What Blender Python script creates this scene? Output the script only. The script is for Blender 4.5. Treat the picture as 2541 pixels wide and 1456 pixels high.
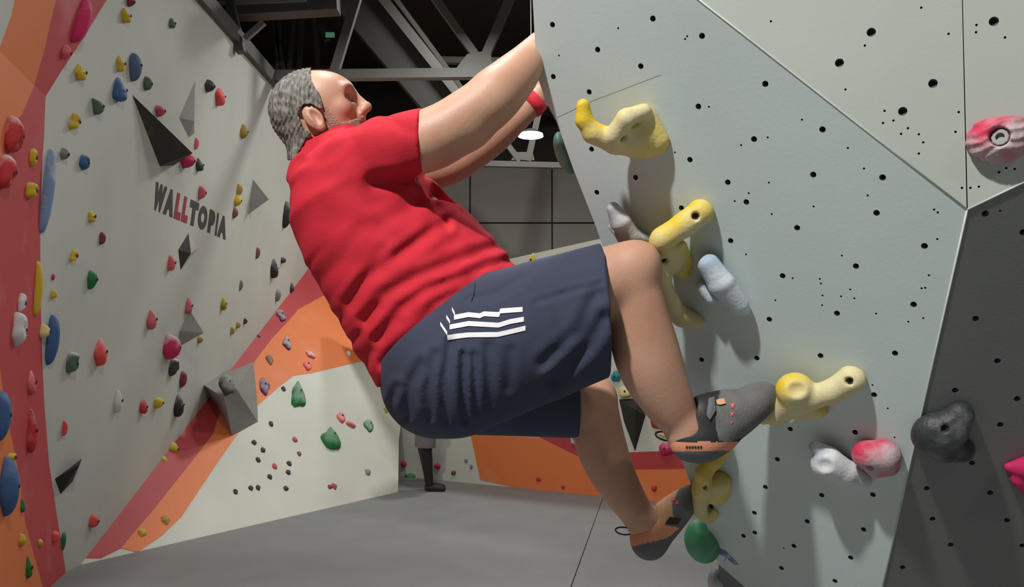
import bpy, bmesh, math, random
import numpy as np
from mathutils import Vector, Matrix
from mathutils.geometry import delaunay_2d_cdt, tessellate_polygon
from mathutils.bvhtree import BVHTree

for o in list(bpy.data.objects):
    bpy.data.objects.remove(o, do_unlink=True)
SC = bpy.context.scene
COL = SC.collection
rnd = random.Random(7)

# ------------------------------------------------------------------ camera, world, lights, exposure
W_PX, H_PX, F_PX = 2541.0, 1456.0, 2200.0
CAM_Z = 1.5
PITCH = math.atan(152.0 / F_PX)
cam_data = bpy.data.cameras.new('camera')
cam_data.sensor_width = 36.0
cam_data.lens = 36.0 * F_PX / W_PX
cam_data.clip_start = 0.05
cam_data.clip_end = 100
cam = bpy.data.objects.new('camera', cam_data)
cam.location = (0, 0, CAM_Z)
cam.rotation_euler = (math.pi / 2 + PITCH, 0, 0)
COL.objects.link(cam)
SC.camera = cam

world = bpy.data.worlds.new('world')
SC.world = world
world.use_nodes = True
world.node_tree.nodes['Background'].inputs[0].default_value = (0.55, 0.57, 0.6, 1)
world.node_tree.nodes['Background'].inputs[1].default_value = 0.12

def area_light(name, loc, power, size, color=(1, 0.985, 0.955), rot=(0, 0, 0)):
    l = bpy.data.lights.new(name, 'AREA')
    l.shape = 'DISK'; l.size = size; l.energy = power; l.color = color
    o = bpy.data.objects.new(name, l)
    o.location = loc; o.rotation_euler = rot
    COL.objects.link(o)
    return o
# the hall's ceiling lamps (those out of the picture), plus one light added over the trusses
area_light('unseen_ceiling_light', (-1.5, -0.66, 4.95), 400, 0.24)
area_light('unseen_ceiling_light', (-0.55, 2.7, 4.9), 70, 0.4)
area_light('unseen_ceiling_light', (-0.7, 5.6, 4.9), 8, 0.5)
area_light('unseen_ceiling_light', (1.3, 7.2, 4.9), 34, 0.5)
area_light('unseen_ceiling_light', (-0.6, 8.4, 5.1), 38, 0.5)
area_light('unseen_ceiling_light', (0.3, 11.3, 6.75), 160, 0.6)  # added high up to brighten the roof steel, not one of the hall's lamps
area_light('unseen_ceiling_light', (3.4, -3.0, 4.9), 60, 0.5)

SC.view_settings.view_transform = 'Standard'
SC.view_settings.look = 'None'
SC.view_settings.exposure = 0.0
SC.view_settings.gamma = 1.0
SC.view_settings.use_curve_mapping = False

# ------------------------------------------------------------------ pixel <-> world
CP, SP = math.cos(PITCH), math.sin(PITCH)
CAM = np.array([0, 0, CAM_Z])
def ray(u, v):
    a = (u - W_PX / 2) / F_PX; b = (H_PX / 2 - v) / F_PX
    return np.array([a, CP - b * SP, SP + b * CP])
def P(u, v, Y):
    d = ray(u, v)
    return CAM + d * (Y / d[1])
def to_px(x, y, z):
    z = z - CAM_Z
    dep = y * CP + z * SP
    up = -y * SP + z * CP
    return W_PX / 2 + F_PX * x / dep, H_PX / 2 - F_PX * up / dep
def unit(v):
    v = np.asarray(v, float); return v / np.linalg.norm(v)
class Plane:
    def __init__(s, p, n, up=(0, 0, 1)):
        s.p = np.asarray(p, float); s.n = unit(n)
        up = np.asarray(up, float)
        s.y = unit(up - s.n * (up @ s.n)); s.x = np.cross(s.y, s.n)
    def at(s, u, v, h=0.0):
        d = ray(u, v)
        t = (h - s.n @ (CAM - s.p)) / (s.n @ d)
        return CAM + d * t
    def loc(s, q):
        q = np.asarray(q) - s.p
        return (q @ s.x, q @ s.y)
    def pt(s, a, b, h=0.0):
        return s.p + s.x * a + s.y * b + s.n * h
    def matrix(s, q):
        m = Matrix(((s.x[0], s.y[0], s.n[0], q[0]), (s.x[1], s.y[1], s.n[1], q[1]), (s.x[2], s.y[2], s.n[2], q[2]), (0, 0, 0, 1)))
        return m

# ------------------------------------------------------------------ materials
MATS = {}
def mat(name, col, rough=0.6, var=0.0, scale=6.0, bump=0.0, bscale=40.0, metal=0.0, emit=None, col2=None, mix_lo=0.45, mix_hi=0.65, detail=4.0, spec=0.5, stretch=None, sss=0.0, space='Object'):
    if name in MATS: return MATS[name]
    m = bpy.data.materials.new(name); m.use_nodes = True
    nt = m.node_tree; bs = nt.nodes['Principled BSDF']
    bs.inputs['Base Color'].default_value = (*col, 1)
    bs.inputs['Roughness'].default_value = rough
    bs.inputs['Metallic'].default_value = metal
    bs.inputs['Specular IOR Level'].default_value = spec
    if sss:
        bs.inputs['Subsurface Weight'].default_value = sss
        bs.inputs['Subsurface Radius'].default_value = (0.012, 0.005, 0.003)
        bs.inputs['Subsurface Scale'].default_value = 1.0
    tc = nt.nodes.new('ShaderNodeTexCoord'); vec = tc.outputs[space]
    if stretch:
        mp = nt.nodes.new('ShaderNodeMapping'); mp.inputs['Scale'].default_value = stretch
        nt.links.new(vec, mp.inputs['Vector']); vec = mp.outputs['Vector']
    if var or col2:
        nz = nt.nodes.new('ShaderNodeTexNoise'); nz.inputs['Scale'].default_value = scale; nz.inputs['Detail'].default_value = detail
        nt.links.new(vec, nz.inputs['Vector'])
        rp = nt.nodes.new('ShaderNodeValToRGB')
        if col2:
            rp.color_ramp.elements[0].position = mix_lo; rp.color_ramp.elements[1].position = mix_hi
            rp.color_ramp.elements[0].color = (*col, 1); rp.color_ramp.elements[1].color = (*col2, 1)
        else:
            rp.color_ramp.elements[0].position = 0.3; rp.color_ramp.elements[1].position = 0.7
            rp.color_ramp.elements[0].color = (*[c * (1 - var) for c in col], 1); rp.color_ramp.elements[1].color = (*[min(1, c * (1 + var)) for c in col], 1)
        nt.links.new(nz.outputs['Fac'], rp.inputs['Fac']); nt.links.new(rp.outputs['Color'], bs.inputs['Base Color'])
    if bump:
        nb = nt.nodes.new('ShaderNodeTexNoise'); nb.inputs['Scale'].default_value = bscale; nb.inputs['Detail'].default_value = 5
        nt.links.new(vec, nb.inputs['Vector'])
        bp = nt.nodes.new('ShaderNodeBump'); bp.inputs['Strength'].default_value = bump; bp.inputs['Distance'].default_value = 0.01
        nt.links.new(nb.outputs['Fac'], bp.inputs['Height']); nt.links.new(bp.outputs['Normal'], bs.inputs['Normal'])
    if emit:
        bs.inputs['Emission Color'].default_value = (*emit[0], 1); bs.inputs['Emission Strength'].default_value = emit[1]
    MATS[name] = m
    return m
def srgb(r, g, b):
    f = lambda c: (c / 255 / 12.92) if c <= 10 else ((c / 255 + 0.055) / 1.055) ** 2.4
    return (f(r), f(g), f(b))

# ------------------------------------------------------------------ object helpers
def link(o, parent=None):
    COL.objects.link(o)
    if parent is not None: o.parent = parent
    return o
def tag(o, label=None, cat=None, group=None, kind=None):
    if label: o['label'] = label
    if cat: o['category'] = cat
    if group: o['group'] = group
    if kind: o['kind'] = kind
    return o
def mesh_obj(name, verts, faces, m, parent=None, smooth=False):
    me = bpy.data.meshes.new(name)
    me.from_pydata([tuple(map(float, v)) for v in verts], [], [tuple(int(i) for i in f) for f in faces])
    if smooth: me.polygons.foreach_set('use_smooth', [True] * len(me.polygons))
    me.update()
    if m: me.materials.append(m)
    return link(bpy.data.objects.new(name, me), parent)
def empty(name, loc=(0, 0, 0)):
    o = bpy.data.objects.new(name, None); o.location = loc; o.empty_display_size = 0.1
    return link(o)
def box_beam(name, a, b, w, h, m, parent=None, up=(0, 0, 1)):
    """a box-section member from a to b, w wide across, h high"""
    a = np.asarray(a, float); b = np.asarray(b, float); ax = unit(b - a)
    up = np.asarray(up, float)
    if abs(ax @ up) > 0.95: up = np.array([0, 1.0, 0])
    sx = unit(np.cross(ax, up)); sy = np.cross(sx, ax)
    vs = []
    for p in (a, b):
        for i, j in ((-1, -1), (1, -1), (1, 1), (-1, 1)):
            vs.append(p + sx * i * w / 2 + sy * j * h / 2)
    fs = [(0, 1, 2, 3), (7, 6, 5, 4), (0, 4, 5, 1), (1, 5, 6, 2), (2, 6, 7, 3), (3, 7, 4, 0)]
    return mesh_obj(name, vs, fs, m, parent)
def prism(name, pts, off, m, parent=None):
    """closed prism over a 3D polygon, pushed along off"""
    pts = [np.asarray(p, float) for p in pts]; n = len(pts)
    tris = tessellate_polygon([[Vector(p) for p in pts]])
    vs = pts + [p + off for p in pts]
    fs = [tuple(t) for t in tris] + [tuple(i + n for i in reversed(t)) for t in tris]
    for i in range(n):
        j = (i + 1) % n; fs.append((i, j, j + n, i + n))
    o = mesh_obj(name, vs, fs, m, parent)
    bm = bmesh.new(); bm.from_mesh(o.data); bmesh.ops.recalc_face_normals(bm, faces=bm.faces); bm.to_mesh(o.data); bm.free()
    return o
def tube(name, pts, r, m, parent=None, seg=8, closed=False, flat=1.0):
    pts = [np.asarray(p, float) for p in pts]; n = len(pts)
    vs, fs = [], []
    ref = np.array([0.3, 1, 0.2])
    for i, p in enumerate(pts):
        a = pts[(i - 1) % n] if (closed or i > 0) else p
        b = pts[(i + 1) % n] if (closed or i < n - 1) else p
        t = unit(b - a); s = unit(np.cross(t, ref)); q = np.cross(s, t)
        rr = r[i] if hasattr(r, '__len__') else r
        for k in range(seg):
            an = 2 * math.pi * k / seg
            vs.append(p + s * math.cos(an) * rr + q * math.sin(an) * rr * flat)
    m_ = n if closed else n - 1
    for i in range(m_):
        for k in range(seg):
            a0 = i * seg + k; a1 = i * seg + (k + 1) % seg
            b0 = ((i + 1) % n) * seg + k; b1 = ((i + 1) % n) * seg + (k + 1) % seg
            fs.append((a0, a1, b1, b0))
    if not closed:
        fs.append(tuple(reversed(range(seg)))); fs.append(tuple(range((n - 1) * seg, n * seg)))
    return mesh_obj(name, vs, fs, m, parent, smooth=True)

# ------------------------------------------------------------------ signed-distance modelling (smooth unions, surface nets)
def smin(a, b, k):
    if k <= 0: return np.minimum(a, b)
    h = np.maximum(k - np.abs(a - b), 0) / k
    return np.minimum(a, b) - h * h * k * 0.25
class Grid:
    def __init__(s, lo, hi, h):
        s.h = h; s.lo = np.asarray(lo, float); n = np.ceil((np.asarray(hi) - s.lo) / h).astype(int) + 1; s.n = n
        s.ax = [(s.lo[i] + h * np.arange(n[i])).astype(np.float32) for i in range(3)]
        s.D = np.full(n, 0.15, np.float32)
    def sub(s, lo, hi):
        sl = []
        for i in range(3):
            a = int(np.clip(np.floor((lo[i] - s.lo[i]) / s.h), 0, s.n[i])); b = int(np.clip(np.ceil((hi[i] - s.lo[i]) / s.h) + 1, 0, s.n[i]))
            sl.append(slice(a, b))
        return tuple(sl)
    def xyz(s, sl):
        return (s.ax[0][sl[0]][:, None, None], s.ax[1][sl[1]][None, :, None], s.ax[2][sl[2]][None, None, :])
    def ell(s, c, r, axes=None, k=0.0, op='u'):
        s.cone(c, c, r, r, axes=axes, k=k, op=op)
    def cone(s, p0, p1, r0, r1, e2=None, axes=None, k=0.02, op='u', cap=None):
        """rounded segment; radii scalars or (a, b): a across, b along e2; ellipsoid when p0 == p1 with radii of 3"""
        p0 = np.asarray(p0, float); p1 = np.asarray(p1, float); L = np.linalg.norm(p1 - p0)
        if L < 1e-9:
            A = np.eye(3) if axes is None else np.asarray(axes, float)
            ra = np.asarray(r0 if hasattr(r0, '__len__') else (r0,) * 3, float)
            R0 = R1 = ra; e1, e2v, ax = A[0], A[1], A[2]
        else:
            ax = (p1 - p0) / L
            e2v = np.array([0, 1.0, 0]) if e2 is None else np.asarray(e2, float)
            if abs(ax @ e2v) > 0.97: e2v = np.array([1.0, 0, 0])
            e2v = unit(e2v - ax * (ax @ e2v)); e1 = np.cross(ax, e2v)
            def tri(r):
                if hasattr(r, '__len__'): a, b = r[0], r[1]
                else: a = b = r
                return np.array([a, b, cap if cap else min(a, b)], float)
            R0, R1 = tri(r0), tri(r1)
        rm = max(R0.max(), R1.max()) + max(k, 0.012) + 2 * s.h
        sl = s.sub(np.minimum(p0, p1) - rm, np.maximum(p0, p1) + rm)
        if any(q.stop <= q.start for q in sl): return
        x, y, z = s.xyz(sl)
        dx, dy, dz = x - np.float32(p0[0]), y - np.float32(p0[1]), z - np.float32(p0[2])
        dot = lambda v: dx * np.float32(v[0]) + dy * np.float32(v[1]) + dz * np.float32(v[2])
        qa, qb, qc = dot(e1), dot(e2v), dot(ax)
        if L < 1e-9:
            a, b, c = [np.float32(q) for q in R0]
        else:
            t = np.clip(qc / np.float32(L), 0, 1)
            qc = qc - t * np.float32(L)
            a = R0[0] + (R1[0] - R0[0]) * t; b = R0[1] + (R1[1] - R0[1]) * t; c = R0[2] + (R1[2] - R0[2]) * t
        qa = qa / a; qb = qb / b; qc = qc / c
        k0 = np.sqrt(qa * qa + qb * qb + qc * qc)
        k1 = np.sqrt((qa / a) ** 2 + (qb / b) ** 2 + (qc / c) ** 2) + 1e-6
        d = (k0 * (k0 - 1) / k1).astype(np.float32)
        if op == 'u': s.D[sl] = smin(s.D[sl], d, k)
        else: s.D[sl] = -smin(-s.D[sl], d, k)
    def chain(s, pts, k=.02, e2=None, k_in=.004, cap=None):
        """a limb: cones joined end to end without swelling at the joints, then blended into the rest"""
        P_ = np.array([p for p, r in pts]); rm = max(max(r) if hasattr(r, '__len__') else r for p, r in pts) + .05
        sl = s.sub(P_.min(0) - rm, P_.max(0) + rm)
        keep = s.D; s.D = np.full(keep.shape, .15, np.float32)
        for (a, ra), (b, rb_) in zip(pts[:-1], pts[1:]): s.cone(a, b, ra, rb_, k=k_in, e2=e2, cap=cap)
        keep[sl] = smin(keep[sl], s.D[sl], k); s.D = keep
    def cut(s, p, n, sl=None):
        """keep the half space n.(x-p) < 0"""
        n = unit(n)
        if sl is None: sl = (slice(None),) * 3
        x, y, z = s.xyz(sl)
        d = (x - p[0]) * n[0] + (y - p[1]) * n[1] + (z - p[2]) * n[2]
        s.D[sl] = np.maximum(s.D[sl], d.astype(np.float32))
    def px(s):
        x, y, z = s.xyz((slice(None),) * 3)
        return to_px(x, y, z)
    def mesh(s, D=None):
        D = s.D if D is None else D
        D = D.copy(); D[0] = D[-1] = 0.1; D[:, 0] = D[:, -1] = 0.1; D[:, :, 0] = D[:, :, -1] = 0.1
        ins = D < 0
        nx, ny, nz = D.shape
        cnt = np.zeros((nx - 1, ny - 1, nz - 1), np.int8)
        for i in (0, 1):
            for j in (0, 1):
                for k in (0, 1):
                    cnt += ins[i:nx - 1 + i, j:ny - 1 + j, k:nz - 1 + k]
        act = np.argwhere((cnt > 0) & (cnt < 8))
        idx = np.full(cnt.shape, -1, np.int32); idx[act[:, 0], act[:, 1], act[:, 2]] = np.arange(len(act))
        C = [(i, j, k) for i in (0, 1) for j in (0, 1) for k in (0, 1)]
        val = np.stack([D[act[:, 0] + c[0], act[:, 1] + c[1], act[:, 2] + c[2]] for c in C], 1)
        acc = np.zeros((len(act), 3)); num = np.zeros(len(act))
        for a in range(8):
            for b in range(a + 1, 8):
                if sum(abs(C[a][q] - C[b][q]) for q in range(3)) != 1: continue
                va, vb = val[:, a], val[:, b]; m = (va < 0) != (vb < 0)
                t = np.where(m, va / np.where(m, va - vb, 1), 0)
                ca, cb = np.array(C[a], float), np.array(C[b], float)
                acc += np.where(m[:, None], ca + (cb - ca) * t[:, None], 0); num += m
        V = (act + acc / num[:, None]) * s.h + s.lo
        Q = []
        for axis in range(3):
            sh = [slice(None)] * 3; sh2 = [slice(None)] * 3
            sh[axis] = slice(0, -1); sh2[axis] = slice(1, None)
            e = np.argwhere(ins[tuple(sh)] != ins[tuple(sh2)])
            o1, o2 = (axis + 1) % 3, (axis + 2) % 3
            e = e[(e[:, o1] > 0) & (e[:, o2] > 0) & (e[:, o1] < D.shape[o1] - 1) & (e[:, o2] < D.shape[o2] - 1)]
            def cell(d1, d2):
                c = e.copy(); c[:, o1] -= d1; c[:, o2] -= d2
                return idx[c[:, 0], c[:, 1], c[:, 2]]
            q = np.stack([cell(1, 1), cell(0, 1), cell(0, 0), cell(1, 0)], 1)
            flip = ~ins[e[:, 0], e[:, 1], e[:, 2]]
            q[flip] = q[flip][:, ::-1]
            Q.append(q)
        return V, np.concatenate(Q)
def fast_obj(name, V, Q, m, parent=None, smooth=True):
    me = bpy.data.meshes.new(name)
    V = np.asarray(V, np.float32); Q = np.asarray(Q, np.int32)
    me.vertices.add(len(V)); me.vertices.foreach_set('co', V.ravel())
    me.loops.add(Q.size); me.loops.foreach_set('vertex_index', Q.ravel())
    me.polygons.add(len(Q)); me.polygons.foreach_set('loop_start', np.arange(0, Q.size, 4, dtype=np.int32))
    me.polygons.foreach_set('use_smooth', np.full(len(Q), smooth))
    me.update(calc_edges=True); me.validate()
    if m: me.materials.append(m)
    return link(bpy.data.objects.new(name, me), parent)
def sub_mesh(V, Q, mask):
    q = Q[mask]; used = np.unique(q); mp = np.full(len(V), -1, np.int64); mp[used] = np.arange(len(used))
    return V[used], mp[q]
def relax(V, Q, it=1, lam=0.5):
    for _ in range(it):
        S = np.zeros_like(V); n = np.zeros(len(V))
        for a in range(4):
            b = (a + 1) % 4
            np.add.at(S, Q[:, a], V[Q[:, b]]); np.add.at(S, Q[:, b], V[Q[:, a]])
            np.add.at(n, Q[:, a], 1); np.add.at(n, Q[:, b], 1)
        V = V + lam * (S / np.maximum(n, 1)[:, None] - V)
    return V
def poly_sd(u, v, poly):
    """signed distance to a 2D polygon (negative inside)"""
    d = None; ins = np.zeros(np.broadcast(u, v).shape, bool); n = len(poly)
    for i in range(n):
        x0, y0 = poly[i]; x1, y1 = poly[(i + 1) % n]
        ex, ey = x1 - x0, y1 - y0
        t = np.clip(((u - x0) * ex + (v - y0) * ey) / (ex * ex + ey * ey + 1e-9), 0, 1)
        q = (u - x0 - t * ex) ** 2 + (v - y0 - t * ey) ** 2
        d = q if d is None else np.minimum(d, q)
        c = ((y0 > v) != (y1 > v)) & (u < (x1 - x0) * (v - y0) / ((y1 - y0) or 1e-9) + x0)
        ins ^= c
    d = np.sqrt(d)
    return np.where(ins, -d, d)
def line_d(u, v, pts):
    d = None
    for (x0, y0), (x1, y1) in zip(pts[:-1], pts[1:]):
        ex, ey = x1 - x0, y1 - y0
        t = np.clip(((u - x0) * ex + (v - y0) * ey) / (ex * ex + ey * ey + 1e-9), 0, 1)
        q = (u - x0 - t * ex) ** 2 + (v - y0 - t * ey) ** 2
        d = q if d is None else np.minimum(d, q)
    return np.sqrt(d)
# ================================================================== STRUCTURE
M_MAT = mat('mat_vinyl', srgb(126, 128, 128), 0.6, var=0.06, scale=2.5, bump=0.25, bscale=5)
M_CREAM = mat('wall_cream', srgb(194, 195, 186), 0.7, var=0.05, scale=1.6, bump=0.08, bscale=120)
M_CREAM2 = mat('wall_cream_light', srgb(204, 206, 194), 0.7, var=0.05, scale=1.6, bump=0.08, bscale=120)
M_RED = mat('wall_red', srgb(190, 62, 68), 0.6, col2=srgb(203, 120, 122), mix_lo=0.55, mix_hi=0.9, scale=2.6, bump=0.08, bscale=120)
M_REDS = mat('stripe_red', srgb(178, 60, 64), 0.6, var=0.06, scale=3, bump=0.06, bscale=120)
M_ORANGE = mat('wall_orange', srgb(224, 122, 66), 0.6, col2=srgb(222, 150, 110), mix_lo=0.55, mix_hi=0.9, scale=2.2, bump=0.08, bscale=120)
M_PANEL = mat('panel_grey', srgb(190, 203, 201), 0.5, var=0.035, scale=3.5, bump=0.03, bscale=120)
M_PANEL_U = mat('panel_pale', srgb(176, 183, 175), 0.55, var=0.04, scale=3.0, bump=0.03, bscale=160)
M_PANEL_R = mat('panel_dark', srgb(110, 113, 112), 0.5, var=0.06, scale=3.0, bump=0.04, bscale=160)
M_EDGE = mat('worn_edge', srgb(184, 188, 184), 0.5, var=0.1, scale=30)
M_HOLE = mat('t_nut_steel', srgb(52, 54, 54), 0.5, metal=0.3)
M_STEEL = mat('painted_steel', srgb(128, 127, 122), 0.55, var=0.05, scale=3)
M_STEEL_D = mat('dark_steel', srgb(84, 84, 81), 0.6, var=0.05, scale=3)
M_BLACK = mat('ceiling_black', srgb(48, 45, 42), 0.9, var=0.1, scale=1.5)
M_HALL = mat('hall_wall', srgb(150, 147, 141), 0.8, var=0.03, scale=1)
M_HALL2 = mat('hall_wall_near', srgb(120, 120, 116), 0.8)

# ---- floor mats
floor = prism('floor', [(-9, -7, -0.35), (9, -7, -0.35), (9, 17, -0.35), (-9, 17, -0.35)], np.array([0, 0, 0.05]), M_HALL2)
tag(floor, 'grey padded crash mat flooring of the climbing hall', kind='structure')
s1 = lambda y: -1.77 + 0.315 * (y - 5.73)
s2 = lambda y: 0.36 + 0.16 * (y - 5.73)
g = 0.002
def mat_panel(poly):
    vs, n = [], len(poly)
    c = np.mean(np.array(poly), 0)
    ring = lambda z, ins: [(*(np.array(p) + (c - np.array(p)) / np.linalg.norm(c - np.array(p)) * ins), z) for p in poly]
    vs = ring(-0.3, 0) + ring(-0.004, 0) + ring(0.0, 0.006)
    fs = [tuple(range(2 * n, 3 * n))]
    for k in (0, 1):
        for i in range(n):
            j = (i + 1) % n; fs.append((k * n + i, k * n + j, (k + 1) * n + j, (k + 1) * n + i))
    return mesh_obj('mat_panel', vs, fs, M_MAT, floor)
for y0, y1 in ((-7, 5.0), (5.0, 12.4)):
    mat_panel([(-9, y0 + g), (s1(y0) - g, y0 + g), (s1(y1) - g, y1 - g), (-9, y1 - g)])
    mat_panel([(s1(y0) + g, y0 + g), (s2(y0) - g, y0 + g), (s2(y1) - g, y1 - g), (s1(y1) + g, y1 - g)])
mat_panel([(s2(-7) + g, -7 + g), (9, -7 + g), (9, 8.05 - g), (s2(8.05) + g, 8.05 - g)])
mat_panel([(s2(8.05) + g, 8.05 + g), (9, 8.05 + g), (9, 12.4 - g), (s2(12.4) + g, 12.4 - g)])
mat_panel([(-9, 12.4 + g), (9, 12.4 + g), (9, 17, ), (-9, 17)])

# ---- hall shell
def quad(name, pts, m, parent=None): return mesh_obj(name, pts, [tuple(range(len(pts)))], m, parent)
tag(prism('ceiling', [(-9, -7, 6.9), (9, -7, 6.9), (9, 17, 6.9), (-9, 17, 6.9)], np.array([0, 0, 0.1]), M_BLACK), 'black painted hall ceiling above the steel trusses', kind='structure')
tag(prism('wall_hall_left', [(-9, -7, -0.3), (-9, 17, -0.3), (-9, 17, 6.9), (-9, -7, 6.9)], np.array([-0.1, 0, 0]), M_HALL2), 'side wall of the hall', kind='structure')
tag(prism('wall_hall_right', [(9, -7, -0.3), (9, 17, -0.3), (9, 17, 6.9), (9, -7, 6.9)], np.array([0.1, 0, 0]), M_HALL2), 'side wall of the hall', kind='structure')
tag(prism('wall_hall_front', [(-9, -7, -0.3), (9, -7, -0.3), (9, -7, 6.9), (-9, -7, 6.9)], np.array([0, -0.1, 0]), M_HALL2), 'wall of the hall behind the camera', kind='structure')
YB = 16.6
hallback = tag(prism('wall_hall_back', [(-9, YB + 0.04, -0.3), (9, YB + 0.04, -0.3), (9, YB + 0.04, 6.9), (-9, YB + 0.04, 6.9)], np.array([0, 0.1, 0]), M_BLACK), 'far grey panelled wall at the end of the hall', kind='structure')
# grey cladding panels with joints where the photo shows them
zj = P(1300, 553, YB)[2]; xj = [P(1370, 553, YB)[0] + k * 1.55 for k in range(-4, 5)]
for k in range(len(xj) - 1):
    for z0, z1 in ((0.0, zj), (zj, 5.15)):
        prism('wall_panel', [(xj[k] + 0.015, YB + 0.04, z0 + 0.015), (xj[k + 1] - 0.015, YB + 0.04, z0 + 0.015), (xj[k + 1] - 0.015, YB + 0.04, z1 - 0.015), (xj[k] + 0.015, YB + 0.04, z1 - 0.015)], np.array([0, -0.04, 0]), M_HALL, hallback)

# ---- the long left climbing wall (A), the corner panel nearer the camera (D), the slab (B), the low back wall (C)
PA = Plane((-3.09, 8.0, 0.0), (1.0, 0.0, -0.087))
_q0, _q1, _q2 = PA.at(205, 1366), PA.at(700, 752), np.array([-1.25, 9.85, 0.0])
_q0 = np.array([-3.09, _q0[1], 0.0])
_nb = np.cross(_q2 - _q0, _q1 - _q0)
PB = Plane(_q0, _nb if _nb[2] > 0 else -_nb)
PC = Plane((-1.23, 11.0, 0.0), (-1.43, -2.186, -0.02))
crease = [(300, -60, 195, 110), (265, 0, 180, 88), (203, 100, 137, 58), (150, 180, 108, 28), (113, 240, 85, -3), (110, 330, 55, -40), (105, 400, 12, -40), (100, 560, -8, -45), (100, 700, -8, -45), (105, 900, -2, -60), (110, 1000, 15, -100), (122, 1150, 48, -140), (137, 1250, 62, -160), (165, 1385, 110, -170)]
cr3 = [PA.at(c[0], c[1]) for c in crease]
cr3[-1][2] = 0.0
ztop = 4.57
def a_pt(y, z): return np.array([-3.09 + 0.087 * z, y, z])
cl = [a_pt(c[1], c[2]) for c in cr3]
wallA = tag(prism('wall_left', [a_pt(cr3[0][1], ztop + 0.1)] + cl + [a_pt(13.2, 0), a_pt(13.2, ztop)], np.array([-0.12, 0, 0]), M_CREAM), 'tall cream climbing wall with sponsor lettering on the left', kind='structure')
# D: a ruled strip that leaves A's near edge and comes towards the camera
wallD = empty('wall_left_corner')
tag(wallD, 'red and orange painted corner of the climbing wall, far left', kind='structure')
dvec = np.array([0.28, -1.2, 0.0])
def t_for(p, u):
    lo, hi = 0.0, 3.0
    for _ in range(40):
        m_ = (lo + hi) / 2; q = p + dvec * m_
        if to_px(*q)[0] > u: lo = m_
        else: hi = m_
    return lo
rows = []
for c, p in zip(crease, cr3):
    rows.append([0.0, t_for(p, c[2]), max(t_for(p, c[3]), t_for(p, c[2]) + 0.05), 3.2])
for k, (nm, mm) in enumerate((('red_panel', M_RED), ('orange_panel', M_ORANGE), ('edge_panel', M_CREAM))):
    vs, fs = [], []
    for i, (p, r) in enumerate(zip(cr3, rows)):
        vs += [p + dvec * r[k], p + dvec * r[k + 1]]
        if i: fs.append((2 * i - 2, 2 * i - 1, 2 * i + 1, 2 * i))
    nn = len(vs)
    off = np.array([-0.1, 0.0, 0])
    vs += [v + off for v in vs]
    fs += [tuple(reversed([q + nn for q in f])) for f in fs]
    o = mesh_obj(nm, vs, fs, mm, wallD)
    if k == 2:
        o.data.materials.append(M_RED)
        for i, f in enumerate(o.data.polygons):
            if (i % (len(crease) - 1)) > 3: f.material_index = 1
dvs = [p + dvec * t for p in cr3 for t in (0.0, 3.2)]
dbvh = BVHTree.FromPolygons([Vector(v) for v in dvs], [(2 * i, 2 * i + 1, 2 * i + 3, 2 * i + 2) for i in range(len(cr3) - 1)])
class RayWall:
    def plane(s, u, v):
        hit = dbvh.ray_cast(Vector(CAM), Vector(ray(u, v)))
        if hit[0] is None: return PA
        n = np.array(hit[1]); n = n if n @ ray(u, v) < 0 else -n
        return Plane(np.array(hit[0]), n)
RW = RayWall()

wallB = tag(prism('wall_slab', [_q0, _q2] + [PB.at(*q) for q in ((990, 1090), (998, 1030), (1010, 950), (1050, 800), (1050, 640), (900, 600))] + [_q0 + (_q1 - _q0) * 1.12], -PB.n * 0.15, M_CREAM2), 'pale leaning slab wall with green holds behind the climber', kind='structure')
c0, c1 = np.array([-2.2, 11.0 + 0.97 / 2.186 * 1.43, 0]), np.array([2.6, 11.0 - 3.83 / 2.186 * 1.43, 0])
def c_top(u, v): return PC.at(u, v)
tl, tr = PC.at(1270, 641), PC.at(1490, 592)
wd = unit(tr - tl)
wallC = tag(prism('wall_back', [c0, c1, tr + wd * 1.8, tl - wd * 2.2], -PC.n * 0.15, M_CREAM2), 'low cream bouldering wall at the back behind the climber', kind='structure')

def clip(poly, p, n):
    out = []
    for i in range(len(poly)):
        a, b = poly[i], poly[(i + 1) % len(poly)]
        da, db = n @ (a - p), n @ (b - p)
        if da >= 0: out.append(a)
        if (da >= 0) != (db >= 0): out.append(a + (b - a) * (da / (da - db)))
    return out
def paint(name, px, planes, m, parent, t=0.004):
    for i, pl in enumerate(planes):
        poly = [pl.at(u, v) for u, v in px]
        for j, other in enumerate(planes):
            if j != i: poly = clip(poly, other.p, other.n)
        poly = clip(poly, np.zeros(3), np.array([0, 0, 1.0]))
        if len(poly) >= 3 and parent[i] is not None: prism(name, poly, pl.n * t, m, parent[i])
AB, ABo = [PA, PB], [wallA, wallB]
paint('red_stripe', [(170, 1385), (370, 1140), (490, 985), (580, 870), (630, 810), (690, 735), (750, 672), (800, 625), (900, 590), (900, 690), (794, 738), (740, 768), (713, 799), (675, 840), (638, 888), (590, 960), (542, 1034), (527, 1079), (458, 1167), (382, 1263), (300, 1360), (250, 1385)], AB, M_REDS, [None, wallB])
paint('orange_stripe', [(300, 1360), (382, 1263), (458, 1167), (527, 1079), (542, 1034), (590, 960), (638, 888), (675, 840), (713, 799), (740, 768), (794, 738), (900, 690), (1100, 620), (1100, 850), (894, 897), (771, 926), (728, 932), (692, 960), (640, 1005), (588, 1079), (542, 1144), (496, 1213), (450, 1282), (400, 1330), (340, 1370)], AB, M_ORANGE, [None, wallB])
paint('orange_stripe', [(1168, 1078), (1192, 1190), (1330, 1220), (1490, 1240), (1760, 1262), (1740, 1163), (1560, 1165), (1430, 1130), (1340, 1085)], [PC], M_ORANGE, [wallC])
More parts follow.
